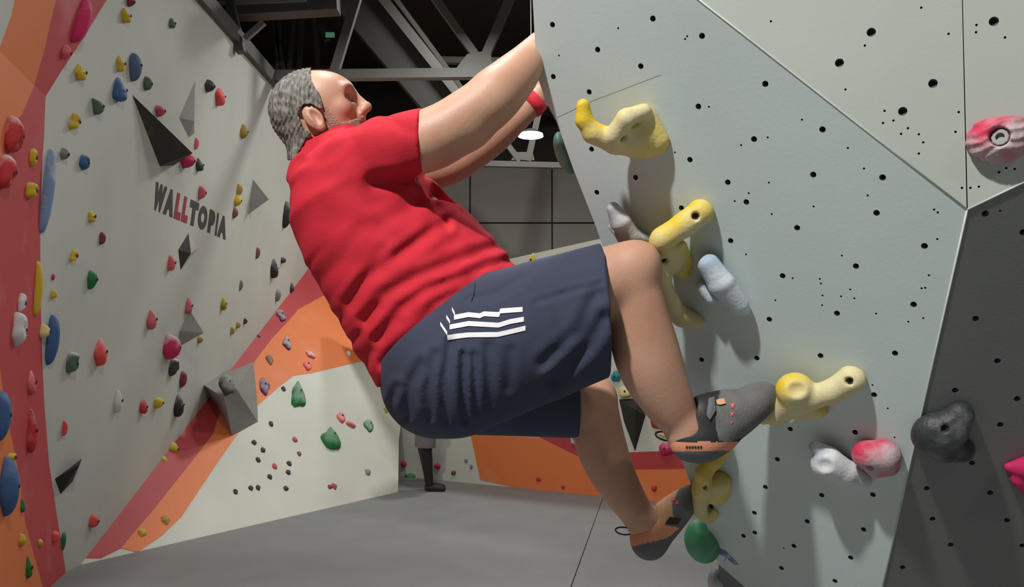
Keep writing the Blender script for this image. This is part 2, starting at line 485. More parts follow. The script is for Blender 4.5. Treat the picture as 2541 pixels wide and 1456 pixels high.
paint('red_stripe', [(1340, 1060), (1340, 1085), (1430, 1130), (1560, 1165), (1740, 1163), (1740, 1115), (1560, 1122), (1430, 1085)], [PC], M_REDS, [wallC])

# lettering on the left wall, each letter its own flat painted shape
lett = empty('wall_lettering', PA.at(375, 515))
tag(lett, 'sponsor lettering in black and red capitals on the cream wall', 'lettering')
M_INK = mat('lettering_black', srgb(66, 65, 62), 0.7)
M_INKR = mat('lettering_red', srgb(158, 52, 66), 0.7)
b0, b1, t0_, t1_ = PA.at(374, 517), PA.at(560, 595), PA.at(386, 450), PA.at(566, 541)
cells = [('W', .0, .135), ('A', .125, .245), ('L', .25, .335), ('L', .34, .425), ('T', .425, .55), ('O', .55, .685), ('P', .70, .80), ('I', .815, .85), ('A', .85, 1.0)]
for i, (ch, a, b) in enumerate(cells):
    cu = bpy.data.curves.new('letter', 'FONT'); cu.body = ch; cu.offset = 0.085; cu.extrude = 0.0; cu.resolution_u = 4
    tmp = bpy.data.objects.new('letter', cu); COL.objects.link(tmp)
    bpy.context.view_layer.update()
    me = bpy.data.meshes.new_from_object(tmp.evaluated_get(bpy.context.evaluated_depsgraph_get()))
    bpy.data.objects.remove(tmp, do_unlink=True)
    co = np.array([v.co[:] for v in me.vertices]); mn, mx = co.min(0), co.max(0)
    s = a + 0.004 + (b - a - 0.008) * (co[:, 0] - mn[0]) / (mx[0] - mn[0]); q = (co[:, 1] - mn[1]) / (mx[1] - mn[1])
    # s runs along the line in wall space (equal steps on the wall, not in the picture)
    V = [(b0 + (b1 - b0) * ss) * (1 - qq) + (t0_ + (t1_ - t0_) * ss) * qq + PA.n * 0.003 for ss, qq in zip(s, q)]
    F = [tuple(p.vertices) for p in me.polygons]
    bpy.data.meshes.remove(me)
    nv = len(V)
    bm = bmesh.new(); bv = [bm.verts.new(v) for v in V]
    for f in F:
        try: bm.faces.new([bv[k] for k in f])
        except ValueError: pass
    r = bmesh.ops.extrude_face_region(bm, geom=bm.faces[:])
    for e in r['geom']:
        if isinstance(e, bmesh.types.BMVert): e.co += Vector(-PA.n * 0.003)
    bmesh.ops.recalc_face_normals(bm, faces=bm.faces)
    me2 = bpy.data.meshes.new('letter'); bm.to_mesh(me2); bm.free()
    me2.materials.append(M_INKR if i in (2, 3) else M_INK)
    lo = link(bpy.data.objects.new('letter', me2), lett); lo.matrix_parent_inverse = Matrix.Translation(-Vector(lett.location))

# steel rail along the top of the left wall
box_beam('top_rail', a_pt(5.2, ztop + 0.02) + np.array([-.03, 0, 0]), a_pt(13.2, ztop + 0.02) + np.array([-.03, 0, 0]), 0.16, 0.14, M_STEEL_D, wallA)

# ---- foreground overhanging wall
nM = -np.array([0.55, 0.67, 0.50])
PM = Plane(P(2018, 433, 1.773), nM)
crL = [(1319, -80), (1322, 0), (1329, 135), (1332, 185), (1355, 254), (1382, 304), (1421, 415), (1478, 560), (1560, 790), (1640, 1000), (1685, 1125), (1712, 1195), (1750, 1294), (1783, 1400)]
botM = [(1783, 1400), (1848, 1456), (1990, 1580)]
p2, p3 = PM.at(2400, 520), PM.at(2190, 1456)
p1 = PM.at(1735, 0)
cdir = unit(p2 - p1)
nU0 = np.array([-0.38, -0.88, -0.25]); PU = Plane(p1, nU0 - cdir * (nU0 @ cdir))
qR = PU.at(2541, 452)
nR = np.cross(p3 - p2, qR - p2); nR = nR if nR @ ray(2400, 900) < 0 else -nR
PR = Plane(p2, nR)
wr = empty('wall_right', (0.6, 2.3, 0))
tag(wr, 'overhanging grey climbing wall with bolt holes, right foreground', kind='structure')
INV = Matrix.Translation(-Vector(wr.location))
def adopt(o, parent, inv=None):
    o.parent = parent
    if inv is not None: o.matrix_parent_inverse = inv
    return o
def cup_mesh(r, d, seg=14):
    vs, fs = [], []
    for k in range(seg):
        a = 2 * math.pi * k / seg; c, s = math.cos(a), math.sin(a)
        vs += [(r * c, r * s, 0), (r * .97 * c, r * .97 * s, -d * .25), (r * .62 * c, r * .62 * s, -d * .3), (r * .6 * c, r * .6 * s, -d)]
    for k in range(seg):
        j = (k + 1) % seg
        for q in range(3): fs.append((4 * k + q, 4 * j + q, 4 * j + q + 1, 4 * k + q + 1))
    fs.append(tuple(4 * k + 3 for k in range(seg)))
    me = bpy.data.meshes.new('t_nut_hole'); me.from_pydata(vs, [], [tuple(reversed(f)) for f in fs]); me.materials.append(M_HOLE); me.update()
    return me
CUP = cup_mesh(0.0078, 0.02)
def panel(name, pl, outline_px, holes, small, m, R=0.0064):
    out = [pl.loc(pl.at(u, v)) for u, v in outline_px]
    vs = [Vector(p) for p in out]; ed = [(i, (i + 1) % len(out)) for i in range(len(out))]
    def ring(c, r, seg):
        s = len(vs)
        for k in range(seg):
            a = 2 * math.pi * k / seg; vs.append(Vector((c[0] + r * math.cos(a), c[1] + r * math.sin(a))))
        ed.extend((s + k, s + (k + 1) % seg) for k in range(seg))
    hc = [pl.loc(pl.at(u, v)) for u, v in holes]; sc = [pl.loc(pl.at(u, v)) for u, v in small]
    for c in hc: ring(c, R, 14)
    for c in sc: ring(c, 0.0024, 6)
    r = delaunay_2d_cdt(vs, ed, [], 0, 1e-6)
    V = [pl.pt(v[0], v[1]) for v in r[0]]
    C2 = np.array([v[:] for v in r[0]]); T2 = np.array([f[:] for f in r[2]]); cen = C2[T2].mean(1)
    keep = poly_sd(cen[:, 0], cen[:, 1], out) < 0
    for cc, rr in [(c, R) for c in hc] + [(c, 0.0024) for c in sc]:
        keep &= np.hypot(cen[:, 0] - cc[0], cen[:, 1] - cc[1]) > rr
    o = mesh_obj(name, V, T2[keep], m)
    bm = bmesh.new(); bm.from_mesh(o.data)
    for f in bm.faces:
        if f.normal @ Vector(pl.n) < 0: f.normal_flip()
    bm.to_mesh(o.data); bm.free()
    adopt(o, wr, INV)
    for c in hc:
        h = bpy.data.objects.new('t_nut_hole', CUP); COL.objects.link(h); h.parent = o
        h.matrix_local = pl.matrix(pl.pt(c[0], c[1])) @ Matrix.Scale(R / 0.0078, 4)
    if sc:
        vv, ff = [], []
        for c in sc:
            s = len(vv)
            for k in range(6):
                a = 2 * math.pi * k / 6; vv.append(pl.pt(c[0] + .0024 * math.cos(a), c[1] + .0024 * math.sin(a)))
            vv.append(pl.pt(c[0], c[1], -0.012)); ff += [(s + k, s + (k + 1) % 6, s + 6) for k in range(6)]
        tag(mesh_obj('screw_holes', vv, ff, M_HOLE, o), kind='stuff')
    return o
HM = [(1371, 61), (1620, 46), (1742, 89), (1483, 123), (1590, 164), (1373, 190), (1462, 228), (1733, 264), (1899, 208), (1871, 345), (1712, 396), (1577, 440), (1468, 370), (1481, 477), (1806, 452), (1852, 501), (1691, 516), (2041, 321), (2018, 433), (2190, 440), (2175, 528), (1978, 565), (2294, 610), (2124, 660), (1942, 684), (2267, 755), (2077, 777), (1909, 792), (1878, 888), (2036, 882), (2221, 876), (2169, 979), (1961, 1064), (1929, 1139), (1899, 1208), (1872, 1272), (2122, 1072), (2039, 1228), (2166, 1227), (2003, 1293), (1873, 1321), (1845, 1329), (2143, 1313), (1970, 1354), (1939, 1409), (2111, 1383), (2072, 1441), (1741, 892), (1813, 597), (1765, 1256)]
SM = [(1990, 297), (1905, 341), (2104, 367), (1908, 453), (2144, 418), (2153, 485), (2019, 512), (1915, 531), (2318, 520), (2327, 527), (2034, 692), (2037, 703), (2041, 733), (2087, 735), (2110, 718), (2089, 634), (1967, 690), (2305, 683), (2287, 715), (2296, 714), (2291, 789), (2174, 778), (2254, 798), (2326, 593), (1851, 631), (1924, 745), (2165, 955), (1700, 97), (1705, 90), (1387, 138), (1759, 265), (1534, 70), (1839, 360), (1823, 499), (1858, 479), (1675, 378), (2203, 1013), (2220, 1085), (1945, 1360), (2120, 740), (2040, 757)]
HU1 = [(2162, 80), (2083, 156), (2315, 207), (2240, 276)]
SU1 = [(1913, 53), (2146, 113), (2098, 222), (2286, 19), (2191, 305), (2217, 299), (2195, 275), (2253, 318), (2236, 332), (2280, 333), (2291, 353), (2280, 381), (2371, 327), (2379, 278), (2387, 466), (2354, 84)]
HU2 = [(2466, 53)]
SU2 = [(2422, 80), (2423, 62), (2494, 93), (2479, 427), (2497, 417), (2518, 419), (2408, 466), (2429, 463)]
HR = [(2421, 790), (2475, 895), (2370, 968), (2524, 989), (2482, 1053), (2412, 1148), (2300, 1211), (2457, 1222), (2314, 1287), (2499, 1290), (2537, 1353), (2359, 1351), (2240, 1407), (2445, 530), (2539, 576)]
panelM = panel('main_panel', PM, crL + botM[1:] + [(2160, 1590), (2190, 1456), (2400, 520), (1735, 0), (1633, -80)], HM, SM, M_PANEL)
panel('upper_panel', PU, [(1633, -80), (1735, 0), (2398.6, 518), (2387, 0), (2385, -80)], HU1, SU1, M_PANEL_U, .0082)
panel('upper_panel', PU, [(2387.2, -80), (2389.2, 0), (2401.5, 518), (2541, 452), (2720, 366), (2720, -80)], HU2, SU2, M_PANEL_U, .0082)
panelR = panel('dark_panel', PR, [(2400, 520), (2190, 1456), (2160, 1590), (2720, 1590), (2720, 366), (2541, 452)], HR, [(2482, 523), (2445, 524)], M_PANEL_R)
# return face round the left arete, kick board under the panel
back = np.array([0.48, 1.6, 0.0])
arete = [PM.at(u, v) for u, v in crL]
nA = len(arete)
adopt(mesh_obj('side_panel', arete + [p + back for p in arete], [(i, i + nA, i + nA + 1, i + 1) for i in range(nA - 1)], M_PANEL), wr, INV)
bt = [PM.at(u, v) for u, v in botM] + [PM.at(2160, 1590)]
bt = [PM.at(1783, 1400), PM.at(1990, 1580), PM.at(2160, 1590), PR.at(2720, 1590)]
kick = []
for p in bt: kick += [p, np.array([p[0] + 0.02, p[1] + 0.06, 0.0])]
kick = [arete[-1] + back, np.array([*(arete[-1] + back)[:2], 0.0])] + kick
adopt(mesh_obj('kick_panel', kick, [(2 * i, 2 * i + 1, 2 * i + 3, 2 * i + 2) for i in range(len(kick) // 2 - 1)], M_PANEL_R), wr, INV)  # dark grey puts the shade below the overhang into the board's colour
def edge_trim(a, b, r=0.0019, seg=6):
    adopt(tube('edge_trim', [a, a + (b - a) * .33, a + (b - a) * .66, b], r, M_EDGE, seg=seg), wr, INV)
edge_trim(PM.at(1633, -80), PM.at(2400, 520)); edge_trim(PM.at(2400, 520), PM.at(2160, 1590)); edge_trim(PU.at(2400, 520), PU.at(2720, 366))
adopt(tube('panel_seam', [PM.at(1383, 291, .0001), PM.at(1470, 250, .0001), PM.at(1640, 185, .0001)], .0004, mat('seam_dark', srgb(140, 142, 142), .8), seg=5), wr, INV)
PN = Plane(PM.at(1382, 304), np.cross(back, np.array([0.12, 0.0, -0.35]) * 1.0 + (PM.at(1478, 560) - PM.at(1382, 304)) * 0))
PN = Plane(PM.at(1382, 304), unit(np.cross(PM.at(1478, 560) - PM.at(1382, 304), back)))
if PN.n[0] > 0: PN = Plane(PN.p, -PN.n)

# ---- roof steel
def strut(parent, name, a, b, w, h, m=M_STEEL):
    o = box_beam(name, a, b, w, h, m); return adopt(o, parent)
Y1 = 9.75
tr1 = empty('roof_truss'); tag(tr1, 'grey steel roof truss running just above the climber\'s head', 'truss')
strut(tr1, 'bottom_chord', P(612, 189, Y1), P(1900, 176, Y1), 0.12, 0.105)
strut(tr1, 'top_chord', P(540, -420, Y1), P(1900, -430, Y1), 0.12, 0.1)
strut(tr1, 'diagonal', P(1200, 165, Y1), P(1068, -20, Y1), 0.1, 0.085)
strut(tr1, 'diagonal', P(1068, -20, Y1), P(960, -420, Y1), 0.1, 0.085)
strut(tr1, 'diagonal', P(1196, 160, Y1), P(1290, -60, Y1), 0.1, 0.1)
strut(tr1, 'diagonal', P(1290, -60, Y1), P(1400, -430, Y1), 0.1, 0.1)
strut(tr1, 'diagonal', P(828, 185, Y1), P(960, -250, Y1), 0.1, 0.085)
adopt(prism('gusset_plate', [P(1132, 174, Y1), P(1160, 138, Y1), P(1218, 128, Y1), P(1222, 174, Y1)], np.array([0, -0.055, 0]), M_STEEL), tr1)
Y2 = 14.3
tr2 = empty('roof_truss'); tag(tr2, 'farther grey steel truss behind the glowing pendant lamp', 'truss')
strut(tr2, 'bottom_chord', P(1090, 404, Y2), P(1700, 418, Y2), 0.12, 0.09)
strut(tr2, 'diagonal', P(1290, 400, Y2), P(1215, 300, Y2), 0.09, 0.09)
strut(tr2, 'diagonal', P(1310, 400, Y2), P(1348, 230, Y2), 0.1, 0.1)
strut(tr2, 'top_chord', P(1090, 150, Y2), P(1700, 160, Y2), 0.12, 0.1)
adopt(prism('gusset_plate', [P(1268, 398, Y2), P(1282, 378, Y2), P(1322, 378, Y2), P(1326, 398, Y2)], np.array([0, -0.03, 0]), M_STEEL), tr2)
rb = empty('roof_beam'); tag(rb, 'wide grey box beam slanting down behind the roof truss', 'beam')
strut(rb, 'beam_box', P(790, -100, 12.3), P(1130, 300, 12.3), 0.3, 0.52, M_STEEL_D)
strut(rb, 'beam_flange', P(865, -110, 12.1), P(1160, 262, 12.1), 0.05, 0.13, M_STEEL)
sp_ = empty('roof_brace'); tag(sp_, 'thin grey roof brace crossing behind the truss node', 'beam')
strut(sp_, 'brace_bar', P(940, -60, 11.6), P(1150, 225, 11.6), 0.05, 0.06, M_STEEL)
ub = empty('roof_beam'); tag(ub, 'grey horizontal beam at the upper left meeting the cream wall', 'beam')
strut(ub, 'beam_box', P(480, 28, 8.6), P(840, 8, 8.6), 0.2, 0.19, M_STEEL_D)
strut(ub, 'beam_flange', P(500, 12, 8.5), P(760, 0, 8.5), 0.06, 0.04, mat('bright_steel', srgb(190, 190, 188), 0.35, metal=0.4))
br_ = empty('roof_bracket'); tag(br_, 'grey forked bracket above the top edge of the cream wall', 'bracket')
strut(br_, 'arm', P(566, -20, 8.45), P(598, 130, 8.45), 0.08, 0.09, M_STEEL_D)
strut(br_, 'arm', P(655, 55, 8.45), P(608, 97, 8.45), 0.05, 0.055, M_STEEL)
strut(br_, 'arm', P(560, 30, 8.5), P(582, 95, 8.5), 0.03, 0.04, M_STEEL)
lt = empty('lattice_post'); tag(lt, 'dark grey lattice of steel bars behind the wall top', 'truss')
for a, b in (((676, 30), (706, 182)), ((735, 25), (718, 182)), ((690, 30), (690, 182)), ((752, 20), (742, 180)), ((795, 60), (812, 100)), ((780, 20), (790, 180)), ((640, 22), (850, 18)), ((640, 180), (850, 178)), ((700, 20), (700, -470)), ((775, 20), (775, -470))):
    strut(lt, 'bar', P(*a, 12.6), P(*b, 12.6), 0.06, 0.09, M_STEEL_D)
rail = empty('guard_rail'); tag(rail, 'dull red band behind the roof truss at upper left', 'rail')
strut(rail, 'band', P(560, 168, 16.3), P(850, 166, 16.3), 0.05, 0.22, mat('red_band', srgb(150, 36, 44), 0.6))
for uu in (600, 700, 800): strut(rail, 'rail_bracket', P(uu, 168, 16.3), P(uu, 168, 16.62), 0.05, 0.05, M_STEEL_D)
# the pendant lamp in view
LP = P(1317, 333, 12.0)
lamp = empty('pendant_lamp', LP); tag(lamp, 'white glowing round pendant lamp hanging under the far truss', 'lamp')
def disc_obj(name, r0, r1, z0, z1, m, parent, seg=32, cap=True):
    vs, fs = [], []
    for k in range(seg):
        a = 2 * math.pi * k / seg; vs += [(r0 * math.cos(a), r0 * math.sin(a), z0), (r1 * math.cos(a), r1 * math.sin(a), z1)]
    for k in range(seg):
        j = (k + 1) % seg; fs.append((2 * k, 2 * j, 2 * j + 1, 2 * k + 1))
    fs.append(tuple(2 * k + 1 for k in range(seg)))
    if cap: fs.append(tuple(reversed([2 * k for k in range(seg)])))
    o = mesh_obj(name, vs, fs, m, parent, smooth=False); return o
disc_obj('diffuser', 0.172, 0.165, -0.03, 0.0, mat('lamp_glow', (1, 1, 1), 0.5, emit=((1, 0.98, 0.95), 14.0)), lamp)
disc_obj('shade', 0.168, 0.06, 0.004, 0.07, mat('lamp_shade', srgb(60, 60, 60), 0.4, metal=0.3), lamp)
o = tube('cord', [(0, 0, 0.07), (0.01, 0, 0.8), (0.0, 0, 2.2)], 0.008, mat('black_rubber', srgb(28, 28, 28), 0.6), lamp)
ll = area_light('lamp_light', (0, 0, -0.05), 45, 0.3); ll.parent = lamp
xs = empty('green_sign', P(818, 85, 12.2)); tag(xs, 'small dim green sign light among the roof steel', 'sign')
mesh_obj('sign_box', [(-.06, 0, -.03), (.06, 0, -.03), (.06, 0, .03), (-.06, 0, .03), (-.06, .05, -.03), (.06, .05, -.03), (.06, .05, .03), (-.06, .05, .03)], [(0, 1, 2, 3), (7, 6, 5, 4), (0, 4, 5, 1), (1, 5, 6, 2), (2, 6, 7, 3), (3, 7, 4, 0)], mat('green_sign_glow', srgb(70, 120, 90), 0.5, emit=(srgb(90, 150, 115), 0.35)), xs)
# ================================================================== CLIMBING HOLDS
HCOL = {'yellow': srgb(206, 176, 40), 'cream': srgb(226, 206, 140), 'blue': srgb(58, 98, 150), 'slate': srgb(88, 104, 138), 'green': srgb(30, 120, 62), 'teal': srgb(30, 128, 140),
        'sage': srgb(84, 108, 92), 'red': srgb(190, 48, 54), 'coral': srgb(232, 84, 84), 'pink': srgb(214, 100, 112), 'magenta': srgb(205, 40, 96), 'maroon': srgb(130, 48, 62),
        'grey': srgb(120, 120, 116), 'dark': srgb(62, 62, 60), 'black': srgb(40, 40, 39), 'white': srgb(214, 214, 212), 'purple': srgb(98, 44, 92), 'brown': srgb(120, 78, 62), 'mint': srgb(120, 170, 150), 'sky': srgb(120, 150, 184), 'olive': srgb(168, 140, 60)}
def hold_mat(c, chalk=0.35):
    key = 'hold_%s_%d' % (c, int(chalk * 100))
    if key in MATS: return MATS[key]
    m = mat(key, HCOL[c], 0.7, bump=0.3, bscale=60)
    nt = m.node_tree; bs = nt.nodes['Principled BSDF']
    nz = nt.nodes.new('ShaderNodeTexNoise'); nz.inputs['Scale'].default_value = 9; nz.inputs['Detail'].default_value = 4
    tc = nt.nodes.new('ShaderNodeTexCoord'); nt.links.new(tc.outputs['Object'], nz.inputs['Vector'])
    ge = nt.nodes.new('ShaderNodeNewGeometry'); sx = nt.nodes.new('ShaderNodeSeparateXYZ'); nt.links.new(ge.outputs['Normal'], sx.inputs[0])
    mu = nt.nodes.new('ShaderNodeMath'); mu.operation = 'MULTIPLY_ADD'; nt.links.new(sx.outputs['Z'], mu.inputs[0]); mu.inputs[1].default_value = 0.3; nt.links.new(nz.outputs['Fac'], mu.inputs[2])
    mr = nt.nodes.new('ShaderNodeMapRange'); nt.links.new(mu.outputs[0], mr.inputs['Value']); mr.inputs['From Min'].default_value = 0.5; mr.inputs['From Max'].default_value = 0.85; mr.inputs['To Max'].default_value = chalk
    mx = nt.nodes.new('ShaderNodeMix'); mx.data_type = 'RGBA'; mx.inputs['A'].default_value = (*HCOL[c], 1); mx.inputs['B'].default_value = (0.72, 0.71, 0.68, 1)
    nt.links.new(mr.outputs['Result'], mx.inputs['Factor']); nt.links.new(mx.outputs['Result'], bs.inputs['Base Color'])
    return m
M_BOLT = mat('bolt_steel', srgb(46, 44, 42), 0.6, metal=0.2)
M_BOLT2 = mat('washer_steel', srgb(170, 168, 166), 0.35, metal=0.6)
def bolt_mesh(r):
    vs, fs = [], []; seg = 10
    for k in range(seg):
        a = 2 * math.pi * k / seg; c, s = math.cos(a), math.sin(a)
        vs += [(r * c, r * s, 0.0), (r * .9 * c, r * .9 * s, .25 * r), (r * .5 * c, r * .5 * s, .25 * r), (r * .45 * c, r * .45 * s, -.2 * r)]
    for k in range(seg):
        j = (k + 1) % seg
        for q in range(3): fs.append((4 * k + q, 4 * j + q, 4 * j + q + 1, 4 * k + q + 1))
    fs.append(tuple(4 * k + 3 for k in range(seg)))
    me = bpy.data.meshes.new('bolt'); me.from_pydata(vs, [], fs); me.materials.append(M_BOLT); me.update()
    return me
BOLT = bolt_mesh(0.012)
def dome(kind, w, h, d, seed):
    r = random.Random(seed); seg, rings = 20, 6
    ph = [r.uniform(0, 6.28) for _ in range(4)]; am = [r.uniform(.03, .09) for _ in range(4)]
    vs, fs = [], []
    for i in range(rings + 1):
        t = i / rings                                   # 0 rim .. 1 apex
        rr = math.cos(t * math.pi / 2); zz = math.sin(t * math.pi / 2)
        for k in range(seg):
            a = 2 * math.pi * k / seg
            R = 1 + sum(am[q] * math.sin((q + 2) * a + ph[q]) for q in range(4))
            c, s = math.cos(a), math.sin(a)
            if kind == 'long': e = 0.75; c = math.copysign(abs(c) ** e, c); s = math.copysign(abs(s) ** e, s); R = 1 + (R - 1) * .4
            x, y = c * R * rr, s * R * rr; z = zz
            if kind == 'drop':
                f = 0.30 + 0.70 * max(0.0, 1 - (y + 1) / 2) ** 0.8 * 1.25; x *= f; z = zz * (0.55 + 0.45 * (1 - (y + 1) / 2)); y -= 0.22 * t
            elif kind == 'jug':
                y += 0.25 * t; z = zz * (1 - 0.45 * math.exp(-((x / .5) ** 2 + ((y - .1) / .4) ** 2))) 
            elif kind == 'disc':
                z = zz * (1 - 0.5 * math.exp(-((x / .4) ** 2 + ((y + .3) / .4) ** 2)))
            elif kind == 'two':
                z = zz * (0.45 + 0.55 * abs(y) ** .6); x *= 0.55 + 0.45 * abs(y)
                x += 0.35 * y
            elif kind == 'half':
                x = max(x, -0.1 + 0 * t)
            elif kind == 'crescent':
                y += 0.6 * x * x - 0.25; x -= .2 * y
            elif kind == 'wedge':
                z = zz * (0.4 + 0.6 * (1 - y) / 2); y -= 0.3 * t
            elif kind == 'spike':
                x *= 0.25 + 0.75 * max(0.0, 1 - (y + 1) / 2) ** .6; y -= 0.5 * t
            vs.append((x * w / 2, y * h / 2, z * d + (0 if i else -0.01)))
    n = seg
    for i in range(rings):
        for k in range(seg):
            j = (k + 1) % seg; fs.append((i * n + k, i * n + j, (i + 1) * n + j, (i + 1) * n + k))
    fs.append(tuple(range(rings * n, rings * n + n))); fs.append(tuple(reversed(range(n))))
    return vs, fs
def hold(u, v, wp, hp, colr, kind, wall, label, chalk=0.35, group=None, rot=0.0):
    pl = {'A': PA, 'B': PB, 'C': PC}.get(wall) or RW.plane(u, v)
    q = pl.at(u, v)
    if wall == 'AB':
        qa, qb = PA.at(u, v), PB.at(u, v); pl, q = (PA, qa) if qa[1] < qb[1] else (PB, qb)
    if pl is PB:
        yy = PB.at(u, v - 20) - PB.at(u, v); yl = np.linalg.norm(yy) / 20
        pl = Plane(PB.p, PB.n, up=yy)
    s = q[1] / F_PX
    vd = unit(q - CAM); cosx = abs(pl.x @ np.array([1, 0, 0])); cz = abs(pl.n @ np.array([1, 0, 0])); up = max(0.5, abs(pl.y[2]))
    wm, hm = wp * s, hp * s / up
    if wall in ('B', 'AB') and pl is not PA: hm = hp * yl * 0.8
    if wall in 'BC' or (wall == 'AB' and pl is not PA): w, d = wm, wm * 0.42
    else: w, d = wm * 0.95, wm * 0.62
    # shift so the piece as seen stays centred on its spot
    base = q - pl.n * d * 0.35 if wall not in 'BC' else q
    base = base - pl.n * ((base - pl.p) @ pl.n)
    vs, fs = dome(kind, w, hm, d, hash_label(label))
    o = mesh_obj('climbing_hold', vs, fs, hold_mat(colr, chalk), None, smooth=True)
    o.matrix_world = pl.matrix(base) @ Matrix.Rotation(rot, 4, 'Z')
    tag(o, label, 'climbing hold', group)
    if min(wp, hp) >= 24 and kind not in ('long', 'half'):
        b = bpy.data.objects.new('bolt', BOLT); link(b, o)
        zb = max(p[2] for p in vs if abs(p[0]) < w * .2 and abs(p[1]) < hm * .25)
        b.location = (0, 0, zb * 0.99)
    return o
def hash_label(s): return sum((i + 1) * ord(c) for i, c in enumerate(s)) % 99991

